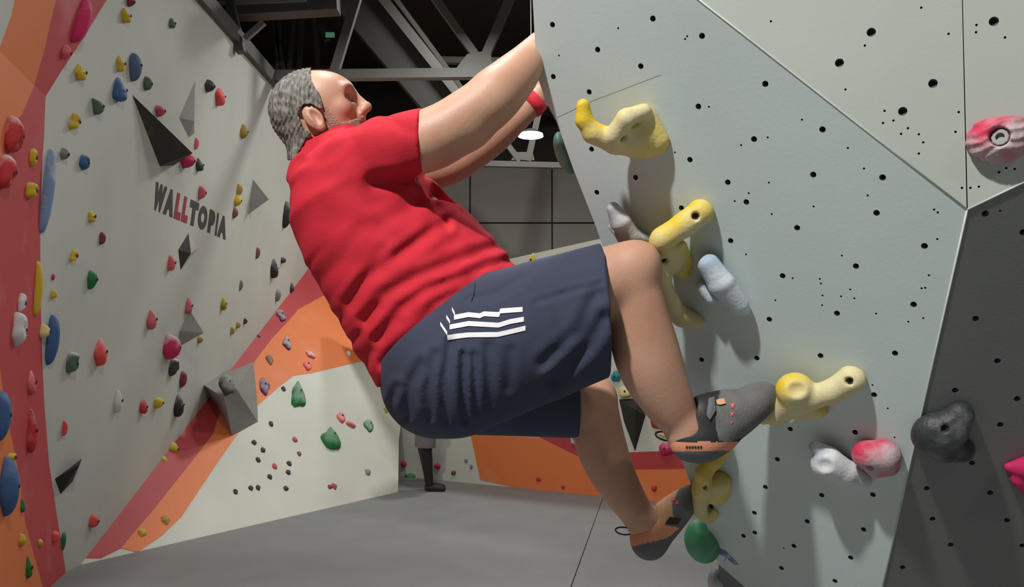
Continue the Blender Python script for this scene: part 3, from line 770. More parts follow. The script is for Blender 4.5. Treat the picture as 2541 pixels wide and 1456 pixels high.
H = [
 # corner panel, far left
 (195, 50, 46, 120, 'magenta', 'long', 'D', 'long pink hold at the top of the red corner', .3),
 (158, 128, 30, 34, 'pink', 'blob', 'D', 'chalky pinkish hold below the long pink hold, top left', .9),
 (22, 335, 62, 96, 'red', 'disc', 'D', 'upper big round red hold with chalked hollow at the left edge', .8),
 (6, 425, 58, 90, 'red', 'disc', 'D', 'lower big round red hold with chalked hollow at the left edge', .8),
 (77, 390, 28, 44, 'yellow', 'jug', 'D', 'chalky yellow hold on the red panel beside the round red holds', .8),
 (70, 472, 42, 44, 'yellow', 'jug', 'D', 'yellow ring shaped hold on the red panel left of the long blue hold', .5),
 (113, 472, 34, 225, 'sky', 'long', 'D', 'tall pale blue hold on the edge between red panel and cream wall', .95),
 (89, 715, 26, 140, 'yellow', 'long', 'D', 'tall narrow yellow hold on the edge of the red panel', .3),
 (49, 752, 28, 44, 'white', 'jug', 'D', 'small white hold on the red panel', .6),
 (38, 818, 52, 76, 'white', 'jug', 'D', 'large white hold on the red panel left of the blue oval', .4),
 (103, 822, 32, 38, 'cream', 'blob', 'D', 'cream coloured hold on the panel edge beside the blue oval', .5),
 (124, 842, 36, 125, 'blue', 'long', 'D', 'tall blue oval hold at the lower left edge of the cream wall', .1),
 (74, 948, 32, 60, 'pink', 'wedge', 'D', 'pink chalked hold low on the red panel', .8),
 (72, 1068, 30, 100, 'red', 'spike', 'D', 'pointed red hold low on the red panel', .5),
 (-4, 1030, 46, 130, 'blue', 'blob', 'D', 'upper of two big blue holds cut by the left edge', .1),
 (8, 1208, 58, 130, 'blue', 'blob', 'D', 'lower of two big blue holds cut by the left edge', .1),
 (22, 1136, 32, 24, 'yellow', 'jug', 'D', 'yellow ring hold between the two big blue holds', .3),
 (53, 1253, 18, 34, 'green', 'drop', 'D', 'small green hold on the orange corner, upper one', .1),
 (50, 1340, 22, 30, 'yellow', 'blob', 'D', 'small yellow hold low on the orange corner, left one', .3),
 (97, 1347, 14, 18, 'yellow', 'blob', 'D', 'tiny yellow hold low on the orange corner, right one', .3),
 (67, 1408, 24, 52, 'green', 'drop', 'D', 'green hold just above the mat at the bottom left', .1),
 (133, 1332, 22, 28, 'coral', 'blob', 'D', 'coral hold at the foot of the red corner', .2),
 (154, 1343, 15, 45, 'green', 'long', 'A', 'narrow green hold at the foot of the cream wall', .1),
 # cream wall
 (308, 38, 38, 34, 'yellow', 'wedge', 'A', 'yellow hold near the top of the cream wall', .3),
 (319, 4, 26, 24, 'maroon', 'blob', 'A', 'dark red hold cut by the top edge of the picture', .1),
 (424, 57, 26, 26, 'sage', 'wedge', 'A', 'small dark green hold high on the cream wall', .1),
 (195, 179, 44, 38, 'yellow', 'wedge', 'A', 'yellow wedge hold nearest the red corner at upper left', .3),
 (296, 157, 34, 40, 'yellow', 'wedge', 'A', 'yellow hold touching the slate blue hold, upper left', .5),
 (328, 160, 40, 66, 'slate', 'crescent', 'A', 'slate blue hold right of a yellow hold, upper left', .1),
 (291, 222, 54, 58, 'blue', 'wedge', 'A', 'big blue hold below the slate blue one', .3),
 (361, 207, 28, 34, 'sage', 'blob', 'A', 'grey green round hold right of the big blue hold', .2),
 (236, 262, 36, 34, 'sage', 'crescent', 'A', 'grey green crescent hold lower left of the big blue hold', .2),
 (181, 302, 42, 44, 'yellow', 'two', 'A', 'two lobed yellow hold at the left of the cream wall', .4),
 (155, 382, 26, 28, 'grey', 'blob', 'A', 'small grey hold left of the little blue hold', .4),
 (204, 403, 34, 36, 'blue', 'jug', 'A', 'little blue hold with chalked hollow left of the lettering', .5),
 (391, 274, 32, 30, 'pink', 'blob', 'A', 'pink hold behind the upper edge of the black pyramid', .4),
 (514, 213, 32, 32, 'dark', 'blob', 'A', 'dark grey hold left of the coral hold near the wall top', .2),
 (541, 238, 42, 46, 'coral', 'wedge', 'A', 'coral red hold near the top edge of the cream wall', .2),
 (600, 326, 26, 34, 'olive', 'blob', 'A', 'mustard hold right of the pyramids', .2),
 (485, 356, 14, 32, 'pink', 'long', 'A', 'narrow pink hold at the right tip of the black pyramid', .4),
 (456, 397, 46, 38, 'magenta', 'blob', 'A', 'magenta hold at the lower corner of the black pyramid', .1),
 (491, 408, 32, 30, 'dark', 'wedge', 'A', 'dark grey hold right of the magenta hold', .2),
 (496, 477, 26, 36, 'pink', 'blob', 'A', 'pale pink hold just above the lettering', .4),
 (590, 470, 20, 28, 'olive', 'blob', 'A', 'top of three mustard holds in a column right of the lettering', .1),
 (585, 497, 24, 28, 'yellow', 'blob', 'A', 'middle of three mustard holds in a column right of the lettering', .1),
 (580, 528, 18, 28, 'brown', 'blob', 'A', 'lowest of three mustard holds in a column right of the lettering', .2),
 (706, 532, 30, 66, 'black', 'blob', 'A', 'black hold half hidden behind the red shirt back', .3),
 (225, 536, 26, 30, 'yellow', 'wedge', 'A', 'yellow hold left of the lettering, below the little blue hold', .2),
 (250, 591, 20, 30, 'maroon', 'blob', 'A', 'maroon oval hold below left of the lettering', .1),
 (179, 634, 30, 28, 'yellow', 'two', 'A', 'small yellow hold left of the green oval', .3),
 (223, 692, 30, 46, 'green', 'blob', 'A', 'green oval hold in the middle of the cream wall', .4),
 (130, 687, 10, 16, 'magenta', 'blob', 'A', 'tiny magenta hold beside the tall narrow yellow hold', .1),
 (130, 730, 18, 22, 'yellow', 'blob', 'A', 'tiny yellow hold above the tall blue oval', .2),
 (420, 650, 26, 40, 'pink', 'spike', 'A', 'faded pink hold left of the black and white diamond hold', .4),
 (637, 627, 14, 30, 'brown', 'long', 'A', 'small brownish pink hold between diamond and shirt', .3),
 (676, 664, 34, 48, 'black', 'wedge', 'A', 'black hold close to the shirt back', .3),
 (699, 645, 18, 16, 'dark', 'blob', 'A', 'tiny dark hold touching the black hold by the shirt', .2),
 (722, 712, 20, 22, 'dark', 'wedge', 'A', 'small dark hold just above the red stripe', .2),
 (686, 732, 18, 34, 'grey', 'blob', 'A', 'grey upright hold just above the red stripe', .2),
 (596, 707, 12, 28, 'grey', 'long', 'A', 'small grey sliver hold on the cream wall', .2),
 (551, 752, 24, 30, 'olive', 'drop', 'A', 'mustard hold above the yellow pair', .1),
 (463, 757, 24, 38, 'pink', 'spike', 'A', 'pink hold on the tip of the grey pyramid', .3),
 (370, 790, 32, 50, 'pink', 'spike', 'A', 'pink hold left of the grey pyramid', .4),
 (415, 860, 54, 66, 'magenta', 'blob', 'A', 'big magenta and white hold below the grey pyramid', .9),
 (493, 842, 18, 18, 'olive', 'blob', 'A', 'small mustard hold under the grey pyramid', .1),
 (574, 820, 14, 20, 'olive', 'long', 'A', 'lower hold of the small yellow pair near the orange stripe', .1),
 (588, 806, 15, 16, 'olive', 'blob', 'A', 'upper hold of the small yellow pair near the orange stripe', .1),
 (606, 797, 13, 16, 'dark', 'blob', 'A', 'tiny dark hold above the small yellow pair', .1),
 (638, 837, 13, 14, 'black', 'blob', 'A', 'tiny black hold on the edge of the red stripe', .1),
 (243, 870, 46, 66, 'coral', 'drop', 'A', 'big coral red egg shaped hold low on the cream wall', .6),
 (173, 900, 40, 54, 'sage', 'jug', 'A', 'dark green hold with chalk white top left of the coral egg', 1.0),
 (425, 911, 34, 46, 'dark', 'jug', 'A', 'dark hold with chalk white top under the magenta hold', 1.0),
 (288, 992, 26, 52, 'white', 'spike', 'A', 'white and grey drop shaped hold low on the cream wall', .5),
 (352, 1008, 30, 36, 'red', 'wedge', 'A', 'red hold beside a yellow one, low on the cream wall', .2),
 (387, 998, 30, 28, 'yellow', 'blob', 'A', 'yellow hold beside a red one, low on the cream wall', .2),
 (438, 1002, 38, 58, 'black', 'drop', 'A', 'black drop shaped hold left of the big grey volume', .5),
 (450, 940, 22, 44, 'maroon', 'long', 'A', 'narrow dusky red hold above the black drop', .3),
 (155, 1063, 20, 42, 'coral', 'half', 'A', 'half round coral hold above the black wedge volume', .1),
 (425, 1113, 28, 32, 'yellow', 'blob', 'A', 'yellow hold just left of the red stripe', .4),
 (403, 1146, 18, 28, 'yellow', 'long', 'A', 'small yellow hold lower left of another, beside the red stripe', .2),
 (227, 1292, 28, 34, 'coral', 'blob', 'A', 'coral hold near the mat under the black wedge', .2),
 # stripes and slab
 (352, 1322, 24, 20, 'yellow', 'blob', 'AB', 'yellow hold at the foot of the orange stripe, left one', .2),
 (410, 1290, 22, 28, 'olive', 'blob', 'AB', 'mustard hold at the foot of the orange stripe, right one', .1),
 (697, 782, 26, 36, 'purple', 'wedge', 'AB', 'dark purple hold on the red stripe', .5),
 (711, 850, 28, 40, 'purple', 'drop', 'AB', 'purple hold in the middle of the orange area', .7),
 (668, 893, 20, 28, 'brown', 'blob', 'AB', 'small brown hold on the orange area', .3),
 (770, 880, 28, 22, 'pink', 'wedge', 'AB', 'pale pink hold with chalk on the orange area', .9),
 (762, 906, 26, 30, 'coral', 'wedge', 'AB', 'coral hold right below the pale pink one', .3),
 (655, 957, 28, 56, 'purple', 'wedge', 'AB', 'big purple hold at the right of the grey volume', .4),
 (865, 877, 12, 16, 'white', 'blob', 'AB', 'tiny white hold near the shirt hem on orange', .3),
 (739, 978, 46, 78, 'green', 'drop', 'B', 'green teardrop hold, the leftmost and tallest of the green ones', .3),
 (820, 1088, 62, 62, 'green', 'drop', 'B', 'broad green hold with a shadow under it on the slab', .25),
 (914, 1056, 26, 38, 'green', 'blob', 'B', 'small green hold, rightmost of the green ones', .6),
 (846, 1035, 26, 30, 'coral', 'wedge', 'B', 'pink red hold above the broad green one', .5),
 (870, 1053, 30, 16, 'pink', 'wedge', 'B', 'pink hold jutting right above the broad green one', .5),
 (703, 965, 12, 14, 'black', 'blob', 'B', 'tiny black foothold left of the green teardrop', .1),
 (957, 1018, 10, 18, 'olive', 'blob', 'B', 'tiny olive foothold at the edge of the dark shorts', .1),
 (912, 1172, 16, 18, 'grey', 'blob', 'B', 'small pale grey foothold near the slab foot', .3),
 (818, 1208, 12, 13, 'maroon', 'blob', 'B', 'tiny dark foothold left of its red twin near the mat', .1),
 (829, 1207, 14, 18, 'red', 'blob', 'B', 'tiny red foothold right of its dark twin near the mat', .1),
 (731, 1091, 13, 16, 'red', 'blob', 'B', 'tiny red foothold, uppermost of three in a slanting line', .2),
 (742, 1126, 12, 13, 'maroon', 'blob', 'B', 'tiny dark red foothold, middle of three in a slanting line', .2),
 (681, 1157, 13, 18, 'red', 'blob', 'B', 'tiny red foothold, lowest of three in a slanting line', .2),
 # back wall
 (1003, 1150, 18, 16, 'magenta', 'blob', 'C', 'small magenta hold left of the bystander\'s shin', .1),
 (1086, 1156, 18, 16, 'magenta', 'blob', 'C', 'small magenta hold right of the bystander\'s shin', .1),
 (1126, 1173, 14, 12, 'maroon', 'blob', 'C', 'tiny maroon hold just above the mat on the back wall', .1),
 (1020, 1180, 30, 14, 'green', 'wedge', 'C', 'small light green hold beside the bystander\'s foot', .3),
 (1157, 1143, 9, 11, 'grey', 'blob', 'C', 'upper tiny grey foothold left of the orange stripe', .1),
 (1170, 1158, 9, 11, 'grey', 'blob', 'C', 'lower tiny grey foothold left of the orange stripe', .1),
 (1337, 1188, 14, 14, 'red', 'blob', 'C', 'tiny red foothold on the orange stripe, leftmost', .1),
 (1398, 1208, 11, 11, 'red', 'blob', 'C', 'tiny red foothold on the orange stripe near the mat', .1),
 (1624, 1211, 16, 16, 'red', 'blob', 'C', 'small red foothold on the orange stripe between the legs', .1),
 (1322, 645, 28, 32, 'yellow', 'drop', 'C', 'yellow hold at the top of the back wall above the shorts', .1),
 (1427, 1088, 24, 34, 'white', 'blob', 'C', 'white chalky hold behind the climber\'s far calf', .4),
 (1628, 1046, 28, 36, 'red', 'blob', 'C', 'round red hold seen between the climber\'s calves', .1),
 (1655, 1112, 40, 36, 'magenta', 'blob', 'C', 'dusky pink round hold under the near heel loop', .4),
 (1645, 1070, 22, 26, 'cream', 'wedge', 'C', 'pale yellow hold behind the near heel loop', .4),
 (1530, 934, 30, 26, 'teal', 'blob', 'C', 'teal hold peeking out between shorts and near calf', .1),
 (1556, 970, 46, 30, 'cream', 'wedge', 'C', 'cream hold on top of the black volume between the calves', .6),
]
for row in H: hold(*row)
for u, v, lab in ((672, 1052, 'topmost tiny black foothold right of the big grey volume'), (630, 1098, 'tiny black foothold below the big grey volume, first of three going down'), (652, 1117, 'tiny black foothold below the big grey volume, second of three going down'),
        (640, 1141, 'tiny black foothold below the big grey volume, third of three going down'), (669, 1183, 'tiny black foothold just below the lowest tiny red one'), (717, 1150, 'upper of two tiny black footholds left of the broad green hold'), (715, 1172, 'lower of two tiny black footholds left of the broad green hold'),
        (584, 1220, 'leftmost tiny black foothold above the mat'), (622, 1211, 'left one of a close pair of tiny black footholds above the mat'), (640, 1210, 'right one of a close pair of tiny black footholds above the mat'), (709, 1212, 'rightmost tiny black foothold above the mat')):
    hold(u, v, 13, 15, 'black', 'blob', 'B', lab, .1, 'black footholds on the slab')

# ---- faceted volumes
def volume(label, base, apex, faces, m, cat='volume', name='wall_volume'):
    pts = [np.asarray(p) for p in base + apex]
    o = mesh_obj(name, pts, faces, m)
    bm = bmesh.new(); bm.from_mesh(o.data); bmesh.ops.recalc_face_normals(bm, faces=bm.faces); bm.to_mesh(o.data); bm.free()
    return tag(o, label, cat)
M_VG = mat('volume_grey', srgb(142, 142, 138), 0.75, var=0.06, scale=8)
M_VK = mat('volume_black', srgb(58, 58, 55), 0.75, col2=srgb(92, 92, 88), mix_lo=.5, mix_hi=.8, scale=5)
M_VK2 = mat('volume_deep_black', srgb(40, 40, 38), 0.7, var=0.1, scale=8)
A_ = lambda u, v, h=0.0: PA.at(u, v, h)
def pyr(label, base, apex, m, pl=PA):
    n = len(base)
    return volume(label, [pl.at(*b) for b in base], [pl.at(*apex)], [(i, (i + 1) % n, n) for i in range(n)] + [tuple(reversed(range(n)))], m)
pyr('long black pyramid volume pointing up left on the cream wall', [(328, 235), (396, 412), (432, 410), (452, 372)], (478, 380, .24), M_VK)
pyr('slim grey pyramid volume right of the black pyramid', [(484, 200), (444, 292), (468, 342), (482, 330)], (481, 300, .05), M_VG)
pyr('grey triangular volume right of the lettering', [(628, 445), (616, 532), (622, 500)], (667, 495, .2), M_VG)
pyr('grey pyramid volume at the centre of the cream wall', [(470, 768), (440, 862), (446, 820)], (506, 826, .22), M_VG)
pyr('black wedge volume low at the left of the cream wall', [(203, 1138), (136, 1188), (150, 1226), (180, 1195)], (198, 1152, .1), M_VK2)
dia = pyr('black and white diamond shaped hold under the lettering', [(468, 578), (442, 620), (448, 670), (493, 614)], (474, 628, .05), M_VK2)
dia.data.materials.append(mat('volume_white', srgb(186, 182, 180), 0.7, var=.05)); dia.data.polygons[3].material_index = 1; dia.data.polygons[2].material_index = 1
B_ = lambda u, v, h=0.0: PB.at(u, v, h)
big = [A_(506, 955), A_(540, 934), B_(629, 897), B_(634, 947), B_(638, 982), B_(640, 1046), B_(576, 1082), A_(531, 1008)]
yv = big[6][1]
ap = [P(557, 988, yv - .42), P(587, 965, yv - .30)]
volume('big faceted grey volume across the red and orange stripes', big, ap, [(0, 1, 8), (1, 9, 8), (1, 2, 9), (2, 3, 9), (3, 4, 9), (4, 5, 9), (5, 8, 9), (5, 6, 8), (6, 7, 8), (7, 0, 8), (7, 6, 5, 4, 3, 2, 1, 0)], M_VG)
o = hold(562, 958, 36, 50, 'dark', 'blob', 'B', 'dark round hold mounted on the big grey volume', .4)
o.location = Vector(P(562, 956, yv - .30))
pyr('black inverted pyramid volume seen between the climber\'s calves', [(1536, 990), (1584, 988), (1602, 1030), (1576, 1120), (1548, 1045)], (1576, 1016, .2), M_VK2, PC)

# ---- foreground holds: smooth sculpted shapes grown on the wall they are bolted to
M_YEL = mat('hold_yellow_chalked', srgb(212, 182, 40), 0.65, col2=srgb(204, 194, 150), mix_lo=.40, mix_hi=.60, scale=7, bump=.15, bscale=140)
M_YEL2 = mat('hold_yellow_clean', srgb(206, 176, 36), 0.65, col2=srgb(196, 184, 130), mix_lo=.44, mix_hi=.64, scale=7, bump=.15, bscale=140)
M_GRY = mat('hold_grey_chalked', srgb(140, 146, 152), 0.65, col2=srgb(190, 191, 190), mix_lo=.42, mix_hi=.6, scale=9, bump=.15, bscale=140)
M_ICE = mat('hold_pale_blue', srgb(128, 150, 176), 0.6, col2=srgb(190, 200, 206), mix_lo=.36, mix_hi=.55, scale=8, bump=.15, bscale=140)
M_WHB = mat('hold_white_blue', srgb(92, 112, 148), 0.65, col2=srgb(200, 203, 204), mix_lo=.34, mix_hi=.46, scale=8, bump=.15, bscale=140)
M_PNK = mat('hold_pink_chalked', srgb(192, 42, 78), 0.7, col2=srgb(178, 156, 160), mix_lo=.42, mix_hi=.62, scale=11, bump=.3, bscale=90)
M_BLK = mat('hold_black_chalked', srgb(48, 50, 52), 0.55, col2=srgb(108, 110, 112), mix_lo=.5, mix_hi=.75, scale=12, bump=.3, bscale=90)
M_MAG = mat('hold_magenta', srgb(190, 30, 92), 0.6, var=.1, scale=9)
M_MINT = mat('hold_mint', srgb(86, 150, 124), 0.6, col2=srgb(150, 180, 168), mix_lo=.45, mix_hi=.7, scale=8)
M_GRN = mat('hold_green', srgb(40, 142, 92), 0.55, col2=srgb(110, 150, 130), mix_lo=.5, mix_hi=.75, scale=7)
def sculpt(label, pl, chains, m, h=0.0038, k=0.014, subs=(), bolts=(), cutplane=True, extra=None):
    pts = np.array([pl.at(u, v, hh) for c in chains for (u, v, hh, r) in c]); rm = max(r if not hasattr(r, '__len__') else max(r) for c in chains for (*_, r) in c)
    g_ = Grid(pts.min(0) - rm - .025, pts.max(0) + rm + .025, h)
    for c in chains:
        J = [(pl.at(u, v, hh), r) for (u, v, hh, r) in c]
        if len(J) == 1: g_.ell(J[0][0], J[0][1], axes=(pl.x, pl.y, pl.n), k=k)
        for (a, ra), (b, rb_) in zip(J[:-1], J[1:]): g_.cone(a, b, ra, rb_, e2=pl.n, k=k)
    for (u, v, hh, r) in subs: g_.ell(pl.at(u, v, hh), r, axes=(pl.x, pl.y, pl.n), k=0.006, op='s')
    if extra is not None: g_.D += extra(*g_.px()).astype(np.float32)
    if cutplane: g_.cut(pl.p + pl.n * 0.0005, -pl.n)
    V, Q = g_.mesh()
    bv = BVHTree.FromPolygons([Vector(v) for v in V], [tuple(int(i) for i in q) for q in Q])
    hits = [(bv.ray_cast(Vector(CAM), Vector(ray(u, v))), s) for (u, v, s) in bolts]
    for hit, s in hits:                                  # counterbore for the bolt
        if hit[0] is not None: g_.cone(np.array(hit[0] + hit[1] * .01), np.array(hit[0] - hit[1] * .007), .0115 * s, .0115 * s, k=.002, op='s')
    V, Q = g_.mesh(); V = relax(V, Q, 1, .4)
    c = V.mean(0)
    o = fast_obj('climbing_hold', V - c, Q, m); o.location = c
    tag(o, label, 'climbing hold')
    for hit, s in hits:
        if hit[0] is None: continue
        b = bpy.data.objects.new('bolt', BOLT); link(b, o)
        b.matrix_local = Matrix.Translation(hit[0] - hit[1] * .012 - Vector(c)) @ hit[1].to_track_quat('Z', 'Y').to_matrix().to_4x4() @ Matrix.Scale(s * .8, 4)
    return o
sculpt('yellow horn shaped hold, topmost on the grey wall', PM, [
    [(1447, 262, .085, .015), (1450, 298, .09, .019), (1472, 330, .085, .023), (1525, 350, .06, .028)],
    [(1528, 335, .07, .024), (1555, 295, .065, .022), (1597, 277, .03, .018)],
    [(1530, 350, .05, (.03, .03)), (1600, 345, .02, (.045, .03))], [(1605, 290, .012, .022), (1636, 348, .006, .024)], [(1570, 360, .02, .028), (1630, 362, .008, .022)]], M_YEL, k=.007, subs=[(1598, 322, .062, (.034, .022, .024)), (1500, 285, .085, (.016, .02, .03))], bolts=[(1551, 346, .9)])
sculpt('yellow forked hold with a stalk, above the bent knee', PM, [
    [(1738, 527, .014, .030), (1700, 556, .04, .026), (1645, 592, .075, .028)],
    [(1640, 605, .07, .026), (1660, 650, .045, (.03, .034))], [(1690, 610, .035, .014), (1704, 648, .012, .013)],
    [(1672, 640, .03, .03), (1695, 672, .012, .02)],
    [(1632, 630, .075, .018), (1636, 690, .078, .023), (1660, 750, .06, .024), (1692, 786, .035, .022), (1728, 796, .012, .018)]], M_YEL, bolts=[(1726, 536, .8), (1650, 650, .7)])
sculpt('yellow cup shaped hold under the near shoe toe', PM, [
    [(2112, 942, .014, .032), (2060, 972, .035, .024), (2000, 990, .045, .03)],
    [(1972, 965, .055, (.042, .036, .04))], [(1975, 990, .05, .038), (1930, 1025, .045, .026), (1893, 1040, .04, .013)],
    [(1990, 1010, .02, .03), (2030, 1015, .01, .022)]], M_YEL, subs=[(1985, 968, .095, (.032, .024, .026))], bolts=[(2106, 946, .8)])
sculpt('yellow hold under the far shoe toe at the wall\'s edge', PM, [
    [(1800, 1112, .012, .018), (1772, 1145, .035, .017), (1745, 1175, .055, .02), (1742, 1215, .06, .024), (1735, 1262, .045, .018), (1748, 1285, .025, .014)],
    [(1785, 1200, .02, (.03, .034))] + [(1780, 1225, .015, .03)], [(1768, 1275, .008, .016), (1760, 1288, .008, .012)]], M_YEL2, bolts=[(1752, 1212, .6)])
sculpt('grey leaf shaped hold just above the bent knee', PM, [
    [(1522, 518, .045, .016), (1540, 552, .045, (.026, .02)), (1572, 585, .03, .018), (1610, 594, .012, .009)], [(1518, 562, .03, .008), (1545, 590, .03, .013), (1582, 604, .02, .01)], [(1560, 580, .012, .022)] + [(1590, 592, .006, .014)]], M_GRY, h=.003, k=.006)
sculpt('pale blue pinch hold right of the bent knee', PM, [
    [(1758, 655, .032, (.026, .022)), (1790, 705, .034, (.032, .024)), (1832, 758, .02, (.026, .02))], [(1744, 712, .02, .016), (1765, 738, .02, .016)], [(1845, 768, .014, .015)] + [(1847, 770, .012, .014)]], M_ICE, h=.003, k=.006)
sculpt('white and blue scooped hold left of the pink one, low on the grey wall', PM, [
    [(2052, 1148, .04, (.04, .034)), (2100, 1175, .025, (.034, .026)), (2140, 1192, .008, .02)], [(2022, 1108, .04, .014), (2060, 1130, .03, .02)]], M_WHB, h=.003, k=.008, subs=[(2046, 1158, .08, (.026, .022, .02))])
sculpt('pink chalked hold beside the white and blue one', PM, [
    [(2150, 1128, .03, .032), (2195, 1130, .02, .036)], [(2180, 1150, .015, .034), (2205, 1155, .008, .024)]], M_PNK, bolts=[(2158, 1163, .7)])
pk = sculpt('pink ribbed hold with a big bolt on the pale upper panel', PU, [
    [(2450, 350, .006, .028), (2500, 325, .006, .03)], [(2480, 345, .008, (.058, .044, .034))], [(2440, 335, .004, .02), (2428, 352, .003, .012)], [(2470, 385, .004, .02), (2500, 385, .004, .018)], [(2520, 315, .004, .022), (2525, 340, .004, .02)]], M_PNK, k=.006, bolts=[(2479, 337, 1.5)], extra=lambda u, v: .0045 * np.abs(np.sin((v + .35 * (u - 2480) + 6 * np.sin(u / 17)) / 7.5)))
pk.children[0].data = bolt_mesh(.013); pk.children[0].data.materials[0] = M_BOLT2
sculpt('black chalked hold with three corners on the dark panel', PR, [
    [(2330, 1075, .02, (.055, .05, .04))], [(2380, 1030, .012, .03), (2360, 1060, .02, .035)], [(2300, 1085, .01, .03), (2340, 1110, .012, .03), (2385, 1115, .008, .028)]], M_BLK, subs=[(2345, 1066, .07, (.016, .014, .02))], bolts=[(2345, 1064, .7)])
sculpt('magenta wedge hold cut by the right edge of the picture', PR, [
    [(2505, 1158, .006, .012), (2560, 1160, .02, .03)], [(2530, 1185, .012, .02), (2560, 1215, .012, .02)]], M_MAG)
# round the arete, half hidden
def side_pt(u, v, dy): 
    return None
def side_hold(label, u, v, du, rr, m):
    """a ball-like hold on the return face that sticks out past the edge"""
    e = min(arete, key=lambda p: abs(to_px(*p)[1] - v)); 
    f = e + unit(back) * du
    o_ = Plane(np.array([f[0], f[1], P(u, v, f[1])[2]]), PN.n)
    ec = P(u, v, f[1])
    g_ = Grid(ec - max(rr) - .03, ec + max(rr) + .03, .004)
    ax = (unit(back), np.cross(PN.n, unit(back)), PN.n)
    g_.ell(ec, rr, axes=ax)
    V, Q = g_.mesh(); c = V.mean(0)
    o = fast_obj('climbing_hold', V - c, Q, m); o.location = c
    tag(o, label, 'climbing hold'); return o
side_hold('mint green hold poking out past the wall edge near the lamp', 1402, 380, .09, (.06, .055, .022), M_MINT)
side_hold('round green hold poking out past the wall edge at the bottom', 1744, 1342, .06, (.07, .06, .05), M_GRN)
side_hold('blue hold at the bottom edge under the round green one', 1783, 1452, .05, (.06, .045, .028), M_ICE)
# worn sticker on the wall bottom
st = prism('wall_sticker', [PM.at(1784, 1360, .0006), PM.at(1800, 1366, .0006), PM.at(1832, 1400, .0006), PM.at(1822, 1400, .0006), PM.at(1803, 1384, .0006), PM.at(1796, 1396, .0006), PM.at(1800, 1380, .0006), PM.at(1786, 1374, .0006)], PM.n * .0008, mat('sticker_blue', srgb(86, 104, 138), .5, col2=srgb(150, 160, 168), mix_lo=.45, mix_hi=.6, scale=60))
tag(st, 'scuffed blue sticker on the grey wall near the bottom edge', 'sticker')
# ================================================================== THE CLIMBER
J = P
M_SKIN = mat('skin', srgb(188, 146, 121), 0.5, col2=srgb(174, 126, 104), mix_lo=.4, mix_hi=.75, scale=9, bump=.06, bscale=200, sss=0.12)
M_SHIRT = mat('red_cotton', srgb(182, 34, 49), 0.85, var=.05, scale=12, bump=.12, bscale=260, spec=.25)
M_SHORT = mat('navy_cotton', srgb(54, 58, 76), 0.85, var=.08, scale=10, bump=.12, bscale=260, spec=.3)
M_HAIR = mat('grey_hair', srgb(84, 80, 74), 0.55, col2=srgb(142, 138, 130), mix_lo=.38, mix_hi=.72, scale=26, bump=.7, bscale=40, stretch=(5, 5, 1.1))
M_BEARD = mat('grey_stubble', srgb(150, 116, 98), 0.8, col2=srgb(158, 134, 118), mix_lo=.4, mix_hi=.6, scale=60, bump=.4, bscale=250)
YH = 2.13
person = empty('person', (P(1080, 930, YH)[0], YH, 0.75))
tag(person, 'climber in a red T-shirt and navy shorts hanging from the wall', 'person')
PINV = Matrix.Translation(-Vector(person.location))
def mine(o, parent=None):
    if parent is None: o.parent = person; o.matrix_parent_inverse = PINV
    else: o.parent = parent
    return o
def chain(g_, pts, k=.02, e2=None):
    A = np.array([[u, v, Y, *(r if hasattr(r, '__len__') else (r, r))] for (u, v, Y, r) in pts], float)
    B = np.vstack([2 * A[0] - A[1], A, 2 * A[-1] - A[-2]]); out = []
    for i in range(1, len(B) - 2):                      # smooth spline through the joints
        for t in (0, .25, .5, .75):
            p0, p1, p2, p3 = B[i - 1:i + 3]
            out.append(.5 * (2 * p1 + (p2 - p0) * t + (2 * p0 - 5 * p1 + 4 * p2 - p3) * t * t + (3 * p1 - p0 - 3 * p2 + p3) * t ** 3))
    out.append(A[-1])
    g_.chain([(J(*q[:3]), (q[3], q[4])) for q in out], k, e2)

TORSO = [(1116, 816, .218, .208), (1066, 742, .215, .205), (995, 650, .20, .20), (930, 573, .183, .20), (888, 492, .17, .205), (862, 432, .143, .18), (835, 402, .10, .12), (805, 388, .066, .072)]
# ---- skin: one continuous body
gb = Grid((-0.62, 1.74, 0.78), (0.72, 2.56, 2.34), 0.0055)
gb.chain([(J(u, v, YH), (a - .024, b - .022)) for (u, v, a, b) in TORSO], .03, cap=.06)
gb.ell(J(1090, 935, YH), (.11, .17, .105), k=.04)
R_ARM = [(890, 396, 2.0, .052), (990, 376, 1.965, .058), (1060, 350, 1.95, .0675), (1110, 326, 1.945, .065), (1160, 292, 1.945, .062), (1215, 252, 1.95, .060), (1262, 205, 1.97, .055), (1305, 158, 2.01, .044), (1350, 105, 2.07, .033)]
L_ARM = [(900, 430, 2.30, .066), (1010, 436, 2.33, .058), (1110, 412, 2.345, .052), (1165, 380, 2.35, .050), (1225, 338, 2.35, .046), (1290, 284, 2.34, .036), (1330, 248, 2.34, .030)]
chain(gb, R_ARM, .03); chain(gb, L_ARM, .03)
gb.ell(J(1172, 330, 1.945), (.026, .024, .022), k=.04)                       # elbow
gb.ell(J(1226, 225, 1.955), (.042, .04, .036), k=.03)                       # forearm muscle
R_LEG = [(1090, 925, 2.02, (.115, .105)), (1300, 800, 1.985, (.098, .092)), (1480, 712, 1.968, (.080, .078)), (1552, 682, 1.965, (.072, .066))]
R_SHIN = [(1553, 682, 1.965, (.072, .064)), (1578, 770, 1.975, (.068, .066)), (1600, 860, 1.99, (.073, .07)), (1622, 925, 2.0, (.070, .066)), (1660, 1000, 2.015, (.056, .052)), (1692, 1052, 2.03, (.043, .04)), (1702, 1075, 2.03, (.042, .038))]
L_LEG = [(1120, 945, 2.25, (.11, .10)), (1300, 970, 2.31, (.092, .09)), (1430, 995, 2.34, (.078, .075)), (1474, 988, 2.35, (.062, .06))]
